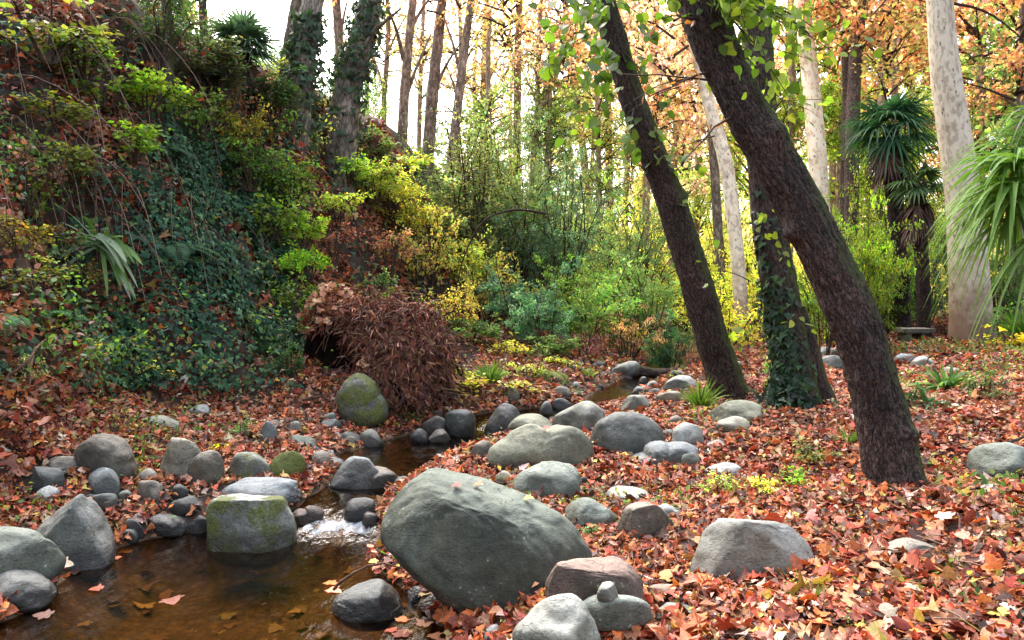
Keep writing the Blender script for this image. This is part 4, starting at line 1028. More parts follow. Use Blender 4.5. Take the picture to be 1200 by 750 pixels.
B(990, 735, 705, 60, 'arch', (.12, .16, .06), 'grey-green weed in the leaf litter closest to the viewer', 'plant', 'plant')
B(1150, 470, 430, 90, 'arch', (.10, .13, .05), 'sprawling dull green plant in the leaves below the sycamore', 'plant', 'plant')
B(1195, 560, 535, 50, 'arch', (.20, .24, .05), 'small yellowish weed in front of the mossy boulder with the stick', 'plant', 'plant')
B(1060, 480, 440, 60, 'arch', (.07, .12, .05), 'dark green weed beside the big leaning trunk', 'plant', 'plant')

# ------------------------------------------------------------------ grass tufts, ferns
def blades(g, base, n, L, spread, wid, col, droop=.6, seed=0, up=1.0, seg=5, fold=0):
    lr = np.random.default_rng(seed)
    for k in range(n):
        a = lr.uniform(0, 2 * PI); s = lr.uniform(.2, 1) * spread; ln = L * lr.uniform(.6, 1.1)
        d = np.array([math.cos(a) * s, math.sin(a) * s, up]); d /= np.linalg.norm(d)
        u = np.linspace(0, 1, seg + 1)[:, None]
        p = base + lr.normal(0, .03 * L, 3) * [1, 1, 0] + d * ln * u + np.array([math.cos(a) * .35, math.sin(a) * .35, -droop]) * ln * u ** 2.2 * s
        side = np.cross(d, [0, 0, 1.0]) + lr.normal(0, .25, 3); side /= np.linalg.norm(side)
        wv = wid * np.sin(np.clip(u * .86 + .14, 0, 1) * PI) ** .7 * lr.uniform(.7, 1.2)
        V = np.stack([p - side * wv, p + side * wv], 1).reshape(-1, 3)
        i = np.arange(seg) * 2
        g.add(V, Q=np.stack([i, i + 1, i + 3, i + 2], -1), col=np.array(col[lr.integers(len(col))]) * math.exp(lr.normal(0, .22)))
def tuft(px, py, top, label, col, n=110, spread=.8, wid=.007, droop=.5, name='grass_tuft', cat='grass tuft', d=None, up=1.0):
    b = hit(px, py); k = b[1] / F; L = (py - top) * k * 1.15
    g = Geo(); blades(g, np.zeros(3), n, L, spread, wid, col, droop, int(px), up)
    return tag(obj(name, g.mesh(name), M['frond'], loc=b), label, cat)
tuft(576, 453, 420, 'bright green grass tuft at the foot of the thicket', [(.14, .26, .05), (.20, .30, .06), (.10, .2, .04)], 130, .75, .010)
tuft(822, 484, 442, 'upright bright green grass tuft between the slender tree and the pale rocks', [(.16, .28, .04), (.24, .32, .06), (.1, .2, .03)], 150, .7, .008)
tuft(1108, 462, 412, 'strappy dark green tuft in the leaves before the sycamore', [(.06, .15, .03), (.10, .2, .03), (.04, .1, .03)], 60, 1.1, .020, .9, 'strap_leaf_plant', 'plant')
tuft(1088, 480, 440, 'blue-green strappy tuft nearer than the one before the sycamore', [(.05, .12, .06), (.08, .15, .07)], 30, 1.2, .017, .9, 'strap_leaf_plant', 'plant')
tuft(995, 525, 492, 'thin green grass tuft touching the big leaning trunk', [(.16, .26, .05), (.1, .2, .04)], 40, .8, .006)
tuft(930, 690, 662, 'short grass blades in leaves below the large peaked boulder', [(.12, .22, .04), (.08, .16, .03)], 26, .9, .005)
tuft(952, 715, 675, 'sparse grass blades among the nearest fallen leaves', [(.12, .20, .05), (.09, .17, .04)], 24, .9, .005)
tuft(1186, 560, 535, 'thin grass blades at the foot of the mossy boulder with the stick', [(.2, .28, .06)], 24, .8, .005)
tuft(690, 445, 425, 'small pale grass tuft in the leaves beyond the stream', [(.22, .28, .06)], 40, .9, .009)
tuft(1010, 388, 340, 'tall deep green grass clump behind the big leaning trunk', [(.06, .17, .03), (.09, .22, .04)], 150, .9, .02)
tuft(1045, 388, 338, 'tall deep green grass clump next to the bench', [(.06, .17, .03), (.09, .22, .04)], 150, .9, .02)
tuft(1200, 405, 355, 'tall green grass clump at the right of the sycamore foot', [(.08, .19, .03), (.12, .24, .04)], 110, .9, .02)

# hart's tongue: long glossy straps hanging from the cliff
b = hit(138, 300); b = b + np.array([.05, -.5, .12])
g = Geo(); lr = np.random.default_rng(4)
def strap(g, p0, dir0, L, w, col, sag, seg=9):
    u = np.linspace(0, 1, seg)[:, None]
    p = p0 + dir0 * L * u + np.array([0, 0, -1]) * sag * L * u ** 2
    side = nrm(np.cross(nrm(np.gradient(p, axis=0)), np.array([0, -.6, .8])))
    ww = w * np.sin(np.clip(u * .9 + .1, 0, 1) * PI) ** .5
    up = np.cross(side, nrm(np.gradient(p, axis=0)))
    V = np.stack([p - side * ww, p - up * ww * .25, p + side * ww], 1).reshape(-1, 3)
    i = np.arange(seg - 1) * 3
    g.add(V, Q=np.concatenate([np.stack([i, i + 1, i + 4, i + 3], -1), np.stack([i + 1, i + 2, i + 5, i + 4], -1)]), col=col)
for k in range(46):
    a = lr.uniform(-.5, PI * 1.15); d = np.array([math.cos(a) * .9, -.55, math.sin(a) * .75 - .1]); d /= np.linalg.norm(d)
    if k < 18: d = np.array([lr.uniform(.35, 1), -.5, lr.uniform(-.5, .25)]); d /= np.linalg.norm(d)
    c = np.array([(.30, .37, .24), (.42, .47, .36), (.16, .27, .08), (.10, .19, .05)][lr.integers(4)])
    strap(g, lr.normal(0, .04, 3), d, lr.uniform(.32, .66), lr.uniform(.018, .030), c, lr.uniform(.2, .7))
tag(obj('strap_fern', g.mesh('strap_fern', True), M['frond'], loc=b), 'pale glossy fern with long strap leaves hanging from the dark ivy cliff', 'fern')

def fern(px, py, off, n, L, col, label, seed, aim=None, parent_d=None):
    b = hit(px, py) + np.array(off)
    g = Geo(); lr = np.random.default_rng(seed)
    for k in range(n):
        a = lr.uniform(0, 2 * PI) if aim is None else aim + lr.uniform(-.9, .9)
        d = np.array([math.cos(a), math.sin(a), lr.uniform(.35, .9)]); d /= np.linalg.norm(d)
        ln = L * lr.uniform(.7, 1.1); u = np.linspace(0, 1, 26)[:, None]
        p = d * ln * u + np.array([0, 0, -.75]) * ln * u ** 2
        g.tube(p[::3], .004, 3, col=(.08, .07, .03))
        T = nrm(np.gradient(p, axis=0)); S = nrm(np.cross(T, [0, 0, 1.0])); Nn = np.cross(S, T)
        w = ln * .22 * np.sin(np.clip(u[:, 0] * .92 + .10, 0, 1) * PI) ** .8
        c = np.array(col) * math.exp(lr.normal(0, .2))
        for sgn in (-1, 1):
            leaves(g, LANCE, p[2:], S[2:] * sgn + T[2:] * .35 + [0, 0, -.12], Nn[2:], w[2:], c * np.exp(lr.normal(0, .12, (24, 1))), 1.0, np.full(24, .85))
    return tag(obj('fern', g.mesh('fern'), M['frond'], loc=b), label, 'fern')
fern(210, 305, (0, -.15, .1), 6, .75, (.05, .12, .06), 'dark green fern beside the pale strap-leaved fern', 3, aim=-.3)
fern(255, 298, (0, -.1, .05), 4, .55, (.05, .11, .05), 'smaller dark fern farther along the ivy cliff', 9, aim=-.4)
fern(60, 385, (0, -.1, .1), 8, .65, (.07, .18, .06), 'bright green fern on top of the leafy mound', 5)
fern(8, 400, (0, -.15, .15), 7, .6, (.06, .16, .06), 'drooping green fern on the flank of the leafy mound', 6, aim=-1.2)
fern(190, 190, (0, -.1, .05), 5, .7, (.05, .11, .06), 'feathery dark fern high on the hillside', 12, aim=-.8)
fern(640, 440, (0, 0, .02), 7, .6, (.20, .24, .06), 'yellowing fern at the edge of the thicket', 15)
fern(880, 588, (0, 0, .02), 6, .35, (.24, .27, .06), 'small yellow-green fern in the leaves before the big leaning trunk', 16)

# ------------------------------------------------------------------ dead fern heap with its dark hollow
b = hit(446, 470); k = b[1] / F; W_, H_ = 84 * k, 122 * k
b2 = b + np.array([0, W_ * .58, 0]); b2[2] = b[2]
HEAP = (b2, np.array([W_ * 1.0, W_ * .85, H_ * 1.0]))
th = thing('dead_fern_heap', 'rusty brown heap of dead fern fronds hanging over a dark hollow', 'fern heap', b2)
V, T = ICO[4]
Vc = V * [W_ * .86, W_ * .7, H_ * .9]; Vc = Vc * (.9 + .30 * vnoise(V * 2.0, 61) + .14 * vnoise(V * 5, 62))[:, None]
hol = np.exp(-(((V[:, 0] + .58) / .38) ** 2 + ((V[:, 2] - .36) / .32) ** 2)) * (V[:, 1] < 0); Vc[:, 1] += hol * W_ * 1.1
core = obj('earth_core', mk_mesh('earth_core', Vc, T, np.zeros((len(V), 3)), True), M['hollow_shade'], th)  # core coloured near black, shade of the hollow painted on
k2_ = 10.15 / F; c2 = P(394, 448, 10.15) - b2; S2 = np.array([37 * k2_, .50, 90 * k2_])      # added lump painted near black as the hollow's shade
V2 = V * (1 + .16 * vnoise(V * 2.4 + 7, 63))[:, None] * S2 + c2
obj('hollow_shade_lump', mk_mesh('hollow_shade_lump', V2, T, np.zeros((len(V), 3)), True), M['hollow_shade'], th)
g = Geo(); N_ = 3000
dv = rdir(N_); dv[:, 2] = np.abs(dv[:, 2]); dv = dv[(dv[:, 2] > .66) & (dv[:, 1] < .3)]; N_ = len(dv)
c = c2 + dv * S2 * rng.uniform(.98, 1.28, (N_, 1)) + np.array([0, -.30, -.02]) * rng.uniform(0, 1, (N_, 1))
leaves(g, LANCE, c, dv * .3 + rdir(N_) * .8 + np.array([0, 0, -.6]), dv + rdir(N_) * .6, rng.uniform(.05, .16, N_), pick([(.16, .055, .034), (.28, .10, .055), (.08, .03, .02), (.40, .19, .10)], N_, None, .35), None, rng.uniform(.4, 1.1, N_))
leaves(g, PLANE, c[:260] + [0, -.05, .05], rdir(len(c[:260])), dv[:260] + rdir(len(c[:260])) * .5, .085, pick([(.42, .17, .08), (.30, .10, .05), (.52, .28, .15)], len(c[:260])))
N_ = 11000
dv = rdir(N_); dv[:, 1] = -np.abs(dv[:, 1]); dv[:, 2] = np.abs(dv[:, 2])
keep = (np.exp(-(((dv[:, 0] + .58) / .40) ** 2 + ((dv[:, 2] - .34) / .36) ** 2)) < .5) | (rng.random(N_) < .04); dv = dv[keep]; N_ = len(dv)
c = dv * [W_ * .92, W_ * .78, H_ * .97] * (1 + .30 * vnoise(dv * 2.0, 61) + .16 * vnoise(dv * 5, 62))[:, None] * rng.uniform(.8, 1.28, (N_, 1))
kr = c[:, 0] > -W_ * .62; c, dv = c[kr], dv[kr]; N_ = len(c)      # ragged open side towards the hollow
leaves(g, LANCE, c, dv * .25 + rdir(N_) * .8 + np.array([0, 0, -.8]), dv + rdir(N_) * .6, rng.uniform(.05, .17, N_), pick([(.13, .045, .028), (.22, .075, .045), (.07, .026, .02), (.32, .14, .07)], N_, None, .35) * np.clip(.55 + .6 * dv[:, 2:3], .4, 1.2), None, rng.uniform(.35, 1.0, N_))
N_ = 1300; dv = rdir(N_); dv[:, 1] = -np.abs(dv[:, 1]); dv[:, 2] = np.abs(dv[:, 2]); hk = np.exp(-(((dv[:, 0] + .58) / .40) ** 2 + ((dv[:, 2] - .34) / .36) ** 2)) < .4; dv = dv[hk]; N_ = len(dv); c = dv * [W_ * .98, W_ * .82, H_ * 1.02] * (1 + .30 * vnoise(dv * 2.0, 61))[:, None]
leaves(g, PLANE, c, rdir(N_) + [0, 0, -.3], dv + rdir(N_) * .5, rng.uniform(.07, .12, N_), pick([(.33, .13, .07), (.22, .08, .05), (.42, .22, .12)], N_))
for k_ in range(420):
    a = nrm(rng.normal(size=3)); a[1] = -abs(a[1]); a[2] = abs(a[2])
    if a[0] < -.3 and a[2] < .75: continue
    p0 = a * [W_ * .9, W_ * .75, H_ * .95]
    p1_ = p0 + np.array([rng.normal(0, .3), -rng.uniform(.0, .25), rng.uniform(-.6, .25)])
    g.tube([p0, (p0 + p1_) / 2 + [rng.normal(0, .06), -.1, .08], p1_], .004, 3, col=np.array([.24, .13, .08]) * rng.uniform(.5, 1.4), n=6)
obj('dry_frond', g.mesh('dry_frond'), M['litter'], th)

# ------------------------------------------------------------------ palms
def fan_frond(g, base, d, pet, L, n, col, droop, w=.022, spread=2.2, lr=rng):
    """petiole + fan of blades, d unit direction of the petiole"""
    d = np.array(d, float); d /= np.linalg.norm(d)
    e = base + d * pet + np.array([0, 0, -.12 * pet])
    g.tube([base, base + d * pet * .5 + [0, 0, .02], e], .010, 4, col=np.array(col) * .8, n=6)
    side = np.cross(d, [0, 0, 1.0]); side /= max(np.linalg.norm(side), 1e-6); up = np.cross(side, d)
    for k in range(n):
        a = -spread + 2 * spread * (k + .5) / n
        v = d * math.cos(a) + side * math.sin(a) + up * .10 * lr.normal()
        ln = L * (1 - .25 * abs(a) / spread) * lr.uniform(.9, 1.08); u = np.linspace(0, 1, 7)[:, None]
        p = e + v * ln * u + np.array([0, 0, -1]) * droop * ln * u ** 2.4
        s = nrm(np.cross(v, up)[None] + 0)
        ww = w * np.array([.35, .9, 1, .9, .65, .35, .05])[:, None]
        fold = up * w * .5
        V = np.stack([p - s * ww, p - fold * (ww / w), p + s * ww], 1).reshape(-1, 3); i = np.arange(6) * 3
        g.add(V, Q=np.concatenate([np.stack([i, i + 1, i + 4, i + 3], -1), np.stack([i + 1, i + 2, i + 5, i + 4], -1)]), col=np.array(col) * math.exp(lr.normal(0, .15)))
def palm(label, foot, head, r0, r1, nf, L, col, seed, skirt=0, droop=.35, arc=None, w=.024, pet=.55):
    lr = np.random.default_rng(seed)
    o = thing('palm_tree', label, 'palm', foot)
    H = head - foot
    g, pa, ra = trunk_geo(np.array([[0, 0, -.2], H * .35 + [.03, 0, 0], H * .7, H]), np.array([r0, r0 * .9, r1, r1]), 20, 70, .16, seed)
    obj('trunk', g.mesh('palm_trunk', True), M['palm_bark'], o)
    for k in range(nf):
        a = k * 2.399 + lr.uniform(-.3, .3); el = 1.2 - 1.75 * (k / nf) + lr.uniform(-.15, .15)
        if arc: a = arc[0] + lr.uniform(-1, 1) * arc[1]
        d = np.array([math.cos(a) * math.cos(el), math.sin(a) * math.cos(el), math.sin(el)])
        g = Geo(); fan_frond(g, H, d, L * pet, L, 17 if arc else 22, np.array(col) * lr.uniform(.7, 1.3), droop * lr.uniform(.7, 1.4), w, lr=lr)
        obj('frond', g.mesh('palm_frond'), M['frond'], o)
    if skirt:
        g = Geo()
        for k in range(skirt):
            a = lr.uniform(0, 2 * PI); d = np.array([math.cos(a) * .55, math.sin(a) * .55, -.75])
            fan_frond(g, H - [0, 0, lr.uniform(.1, .6)], d, L * .35, L * .7, 10, np.array([.13, .075, .055]) * lr.uniform(.5, 1.5), .4, w * .8, 1.0, lr)
        obj('dead_frond_skirt', g.mesh('skirt'), M['litter'], o)
    return o
f_ = P(1058, 395, 13.4); f_[2] = gz(f_[0], f_[1])
palm('tall dark fan palm with a green crown behind the sycamore, taller of the two palms', f_, P(1043, 150, 13.4), .13, .12, 17, .70, (.028, .085, .04), 5, 16, .5)
f_ = P(1082, 390, 12.6); f_[2] = gz(f_[0], f_[1])
palm('short fan palm with a skirt of dead grey-brown fronds close to the sycamore', f_, P(1076, 215, 12.6), .11, .11, 8, .42, (.06, .11, .04), 8, 44, .6)
f_ = hit(300, 175); 
palm('small fan palm on the crest of the hillside against the sky', f_, P(285, 52, f_[1] + .2), .10, .10, 16, .50, (.09, .16, .11), 13, 6)  # frond colour paled to paint in haze
f_ = P(1262, 470, 7.4); f_[2] = gz(f_[0], f_[1])
palm('big palm at the edge of the view whose yellow-green fronds droop before the sycamore', f_, P(1292, 205, 7.4), .16, .15, 20, .82, (.10, .19, .035), 21, 10, .75, (PI, 1.2), .024, .95)
# ------------------------------------------------------------------ trees farther off
def crown_proto(var, dens):
    key = ('crown', var, dens)
    if key in PROTO: return PROTO[key]
    lr = np.random.default_rng(900 + var * 7 + int(dens * 10))
    gl, gs = Geo(), Geo(); nl = int(5200 * dens)
    A, Bv = [], []
    for s in range(20):                                        # limbs from the stem, then twigs
        a = lr.uniform(0, 2 * PI); z0 = lr.uniform(-1, .5); el = lr.uniform(-.15, .9)
        d = np.array([math.cos(a) * math.cos(el), math.sin(a) * math.cos(el), math.sin(el)]); L = lr.uniform(.5, 1.0) * (1 - .3 * abs(z0))
        p = np.array([0, 0, z0]); path = resample([p, p + d * L * .5 + [0, 0, .05], p + d * L + [0, 0, lr.uniform(-.1, .15)]], 8)
        gs.tube(path, np.linspace(.018, .004, 8), 4)
        for t in range(12):
            i = lr.integers(2, 8); q = path[i]; dd = nrm(d * .6 + lr.normal(size=3)); e = q + dd * lr.uniform(.12, .34)
            gs.tube(np.array([q, (q + e) / 2, e]), [.004, .003, .002], 3); A.append(q); Bv.append(e)
    A, Bv = np.array(A), np.array(Bv)
    wt = lr.uniform(0, 1.5, len(A)) ** 1.5; wt /= wt.sum()
    k = lr.choice(len(A), nl, p=wt); c = A[k] + (Bv[k] - A[k]) * lr.uniform(.1, 1.1, (nl, 1)) + lr.normal(0, .045, (nl, 3))
    col = np.exp(lr.normal(0, .25, len(A))[k] + lr.normal(0, .22, nl))[:, None] * np.exp(lr.normal(0, .12, (nl, 3))) * np.stack([np.ones(nl), np.exp(lr.normal(0, .2, nl)), np.ones(nl)], -1)
    leaves(gl, DIAM, c, nrm(lr.normal(size=(nl, 3))) + [0, 0, -.4], nrm(lr.normal(size=(nl, 3))) + [0, 0, .5], .065 * lr.uniform(.6, 1.3, nl), np.clip(col, .05, 3))
    PROTO[key] = (gs.mesh('limb'), gl.mesh('crown')); PROTO[key][0].materials.append(M['twig']); PROTO[key][1].materials.append(M['far_leaf'])
    return PROTO[key]
tcount = 0
def far_tree(d, pts, rad, bark, label, crowns=(), group=None, name='tree', tcol=(1, 1, 1), ivy=0, limbs=(), seg=14, foot=None, cat='tree'):
    """pts: pixel path of the trunk at distance d (foot first, sunk to the ground), rad in photo pixels,
    crowns: (px, py, radius_px, colour, density[, d])"""
    global tcount; tcount += 1
    b = P(pts[0][0], pts[0][1], d); b[2] = gz(b[0], b[1]); k = d / F
    o = thing(name, label, cat, b, group)
    path = np.array([P(x, y, d) for x, y in pts]); path = np.vstack([[b - [0, 0, .3]], path[1:]]) - b
    g, pa, ra = trunk_geo(path, np.array(rad) * k, seg, 60, .07, tcount, .25)
    for (x0, y0, x1, y1, r) in limbs:
        a_, c_ = P(x0, y0, d) - b, P(x1, y1, d + rng.normal(0, .6)) - b
        g.tube(resample([a_, a_ * .55 + c_ * .45 + [0, 0, .12], c_], 9), np.linspace(r * k, r * k * .3, 9), 6)
    t = obj('trunk', g.mesh('far_trunk', True), M[bark], o); t.color = (*(v * 2.1 for v in tcol), 1)  # bark colour lifted, distance haze painted on the trunk
    for ci in crowns:
        (x, y, r, c, dn), dd = ci[:5], (ci[5] if len(ci) > 5 else d)
        lm, lf = crown_proto(tcount % 4, round(dn * .62, 2))
        R_ = r * dd / F
        cr = obj('crown', lf, None, o, P(x, y, dd) - b); cr.scale = (R_, R_, R_ * .95); cr.rotation_euler = (0, 0, rng.uniform(0, 6.28)); cr.color = (*c, 1)
        tw = obj('limb', lm, None, cr); tw.color = (1, 1, 1, 1)
    if ivy:
        gi = Geo(); N_ = ivy; kk = rng.uniform(0, .75, N_); i = (kk * 59).astype(int); a = rng.uniform(0, 2 * PI, N_)
        out = np.stack([np.cos(a), np.sin(a), a * 0], -1); c = pa[i] + out * (ra[i] * rng.uniform(.9, 1.7, N_))[:, None]
        leaves(gi, IVY, c, rdir(N_) + [0, 0, -.8], out + rdir(N_) * .6, rng.uniform(.09, .16, N_), pick([(.05, .085, .05), (.07, .12, .06), (.035, .055, .03)], N_))
        obj('ivy', gi.mesh('ivy'), M['ivy'], o)
    return o
OG, PE, YL, GG = (.76, .43, .20), (.82, .60, .42), (.74, .68, .24), (.32, .44, .11)
OY = (.76, .62, .24)
LI = (.46, .56, .12)
# trunks on the slope, against the sky
far_tree(14.2, [(396, 168), (405, 120), (420, 60), (434, 0), (446, -60)], [19, 16.5, 15, 12.5, 11], 'bark_grey', 'thick leaning trunk wrapped in ivy on the crest of the slope, against white sky', [(470, -120, 120, OG, .5)], ivy=900, limbs=[(416, 70, 470, 10, 4), (412, 95, 445, 60, 3)], seg=24)
far_tree(13.0, [(343, 160), (352, 90), (362, 30), (372, -30)], [17, 15, 13, 11], 'bark_grey', 'ivy-covered trunk beside the small hillside palm', [(360, -110, 110, GG, .5)], ivy=800, seg=20)
far_tree(14.5, [(322, 165), (335, 80), (350, 0), (360, -60)], [10, 9, 8, 7], 'bark_grey', 'greyish trunk half hidden behind the ivy-covered one', [], tcol=(.8, .75, .75))
far_tree(17, [(392, 160), (398, 80), (394, 0), (390, -60)], [6, 5.5, 5, 4], 'bark_grey', 'thin bare trunk close to the thick leaning one', [(380, -60, 70, OG, .4)], tcol=(1.3, 1.1, 1), limbs=[(397, 60, 407, 0, 3)])
far_tree(18, [(470, 190), (474, 110), (479, 50), (485, -10), (490, -60)], [6.5, 5.8, 5, 4.5, 4], 'bark_grey', 'forked slim trunk standing alone against the brightest sky', [(500, -70, 90, OG, .35)], tcol=(1.5, 1.3, 1.2), limbs=[(473, 70, 455, 10, 3), (471, 130, 505, 40, 3), (478, 40, 520, -20, 2.5)])
far_tree(19, [(498, 200), (506, 120), (512, 60), (518, 0), (522, -50)], [7.5, 7, 6.2, 5.5, 5], 'bark_grey', 'slim grey trunk between the forked one and the leaning one', [(540, -60, 80, OG, .35)], tcol=(1.2, 1.1, 1.1), limbs=[(508, 110, 540, 50, 2.5)])
far_tree(17.5, [(520, 240), (532, 160), (543, 70), (552, 0), (558, -50)], [6, 5.3, 4.8, 4.3, 4], 'bark_grey', 'thin trunk leaning away from the sky gap over the golden sapling', [(590, -40, 80, OY, .4)], tcol=(1.3, 1.15, 1.1), limbs=[(540, 90, 520, 20, 2.4)])
far_tree(22, [(604, 300), (606, 160), (607, 60), (610, -40)], [5, 4.6, 4.2, 3.6], 'bark_grey', 'straight thin trunk with a sparse orange crown beyond the valley thicket', [(600, -30, 100, OG, .5), (590, 60, 60, OY, .3)], tcol=(1.6, 1.2, 1))
far_tree(20, [(622, 290), (628, 165), (640, 110), (660, 60)], [6, 5.5, 5, 3], 'bark_grey', 'pale crooked broken trunk leaning over the valley thicket', [(660, 30, 80, OG, .4)], tcol=(1.5, 1.4, 1.3))
far_tree(10.5, [(198, 150), (197, 80), (196, 20), (195, -60)], [7, 6.5, 6, 5], 'bark_dark', 'dark thin trunk in the bushes high on the hillside', [(200, -60, 110, GG, .6)])
far_tree(11, [(148, 120), (140, 40), (130, -40)], [5, 4.5, 4], 'bark_dark', 'slender dark trunk above the lime-green bush on the hillside', [(110, -40, 100, OL, .6)])
far_tree(13.5, [(250, 130), (240, 50), (236, -40)], [6, 5, 4], 'bark_dark', 'dark trunk beside the crown of the small hillside palm', [(225, -30, 80, GG, .5)])
# slim trees filling the sky gap
far_tree(21, [(452, 200), (450, 120), (455, 40), (452, -40)], [3.6, 3.2, 2.8, 2.4], 'bark_grey', 'very slim pale trunk left of the forked one in the sky gap', [(450, 30, 60, OY, .35), (440, 110, 45, GG, .3)], tcol=(1.6, 1.4, 1.3), limbs=[(451, 110, 430, 50, 2), (453, 70, 475, 20, 1.6)])
far_tree(23, [(540, 260), (536, 160), (540, 60), (536, -40)], [3.4, 3, 2.6, 2.2], 'bark_grey', 'very slim trunk with fine branches behind the thin one leaning over the golden sapling', [(540, 60, 60, OY, .35), (530, 140, 50, GG, .35)], tcol=(1.7, 1.5, 1.4), limbs=[(538, 120, 515, 60, 1.8), (538, 90, 565, 40, 1.8)])
far_tree(24, [(570, 280), (566, 150), (568, 60), (572, -40)], [4, 3.6, 3.2, 2.6], 'bark_grey', 'slim straight trunk with sparse peach leaves beside the tall dark narrow bush', [(568, 50, 70, PE, .4), (575, 130, 50, OY, .35)], tcol=(1.7, 1.5, 1.4), limbs=[(567, 110, 595, 50, 2), (567, 140, 545, 90, 1.8)])
far_tree(25, [(490, 220), (492, 120), (496, 20), (500, -60)], [3, 2.7, 2.4, 2], 'bark_grey', 'thread-thin trunk with a light orange crown in the brightest part of the sky', [(494, 80, 60, OY, .3), (500, 10, 70, PE, .35)], tcol=(1.8, 1.6, 1.5), limbs=[(493, 110, 470, 60, 1.5), (494, 80, 520, 30, 1.5)])
far_tree(26, [(425, 190), (430, 110), (428, 20), (432, -40)], [3.2, 2.9, 2.5, 2], 'bark_grey', 'thread-thin grey trunk just behind the thick ivy-wrapped leaning one', [(430, 60, 55, GG, .3)], tcol=(1.7, 1.5, 1.4), limbs=[(429, 90, 450, 40, 1.5)])
far_tree(20, [(628, 300), (632, 190), (630, 90), (634, 0)], [3.4, 3.1, 2.7, 2.3], 'bark_grey', 'slim brown trunk in front of the crooked broken one', [(632, 60, 60, PE, .4), (636, 140, 45, GG, .4)], tcol=(1.5, 1.3, 1.2), limbs=[(631, 130, 610, 80, 1.6)])
# the wood across the valley
far_tree(16, [(966, 400), (962, 260), (955, 150), (946, 60), (938, -20), (934, -80)], [11, 10.5, 10, 9, 8, 7], 'bark_pale', 'straight pale trunk seen between the ivy-clad tree and the palms', [(960, -60, 110, OG, .6)], seg=20, name='plane_tree')
far_tree(15, [(1000, 380), (998, 250), (1000, 120), (1008, 0), (1012, -60)], [9, 8, 7.5, 7, 6], 'bark_dark', 'dark straight trunk beside the crown of the tall palm', [(1010, -50, 120, OG, .7), (1040, 40, 90, OY, .6)], seg=18)
far_tree(15.6, [(990, 380), (991, 220), (993, 110), (990, 20), (985, -40)], [7, 6, 5.5, 5, 4], 'bark_dark', 'thinner dark trunk twinned with the straight dark one', [(985, -40, 90, OG, .6)])
far_tree(15, [(872, 430), (864, 300), (852, 200), (836, 140), (824, 95), (810, 40)], [9, 8, 8, 7.5, 7, 5], 'bark_pale', 'pale greyish trunk leaning parallel to the slender dark tree', [(790, -10, 120, PE, .7)], tcol=(.8, .78, .78), seg=18, name='plane_tree')
far_tree(18, [(850, 420), (842, 280), (835, 160), (830, 80), (826, 0)], [6, 5.5, 5, 4.5, 4], 'bark_grey', 'thin brown trunk beside the pale greyish leaning one', [(815, 40, 100, PE, .7), (770, 90, 80, OG, .5)])
far_tree(13.5, [(1194, 380), (1196, 200), (1199, 80), (1202, -40)], [7, 6.5, 6, 5], 'bark_grey', 'grey trunk at the edge of the view beyond the sycamore', [(1190, 20, 110, OG, .7), (1230, 110, 80, (.10, .16, .04), .6)])
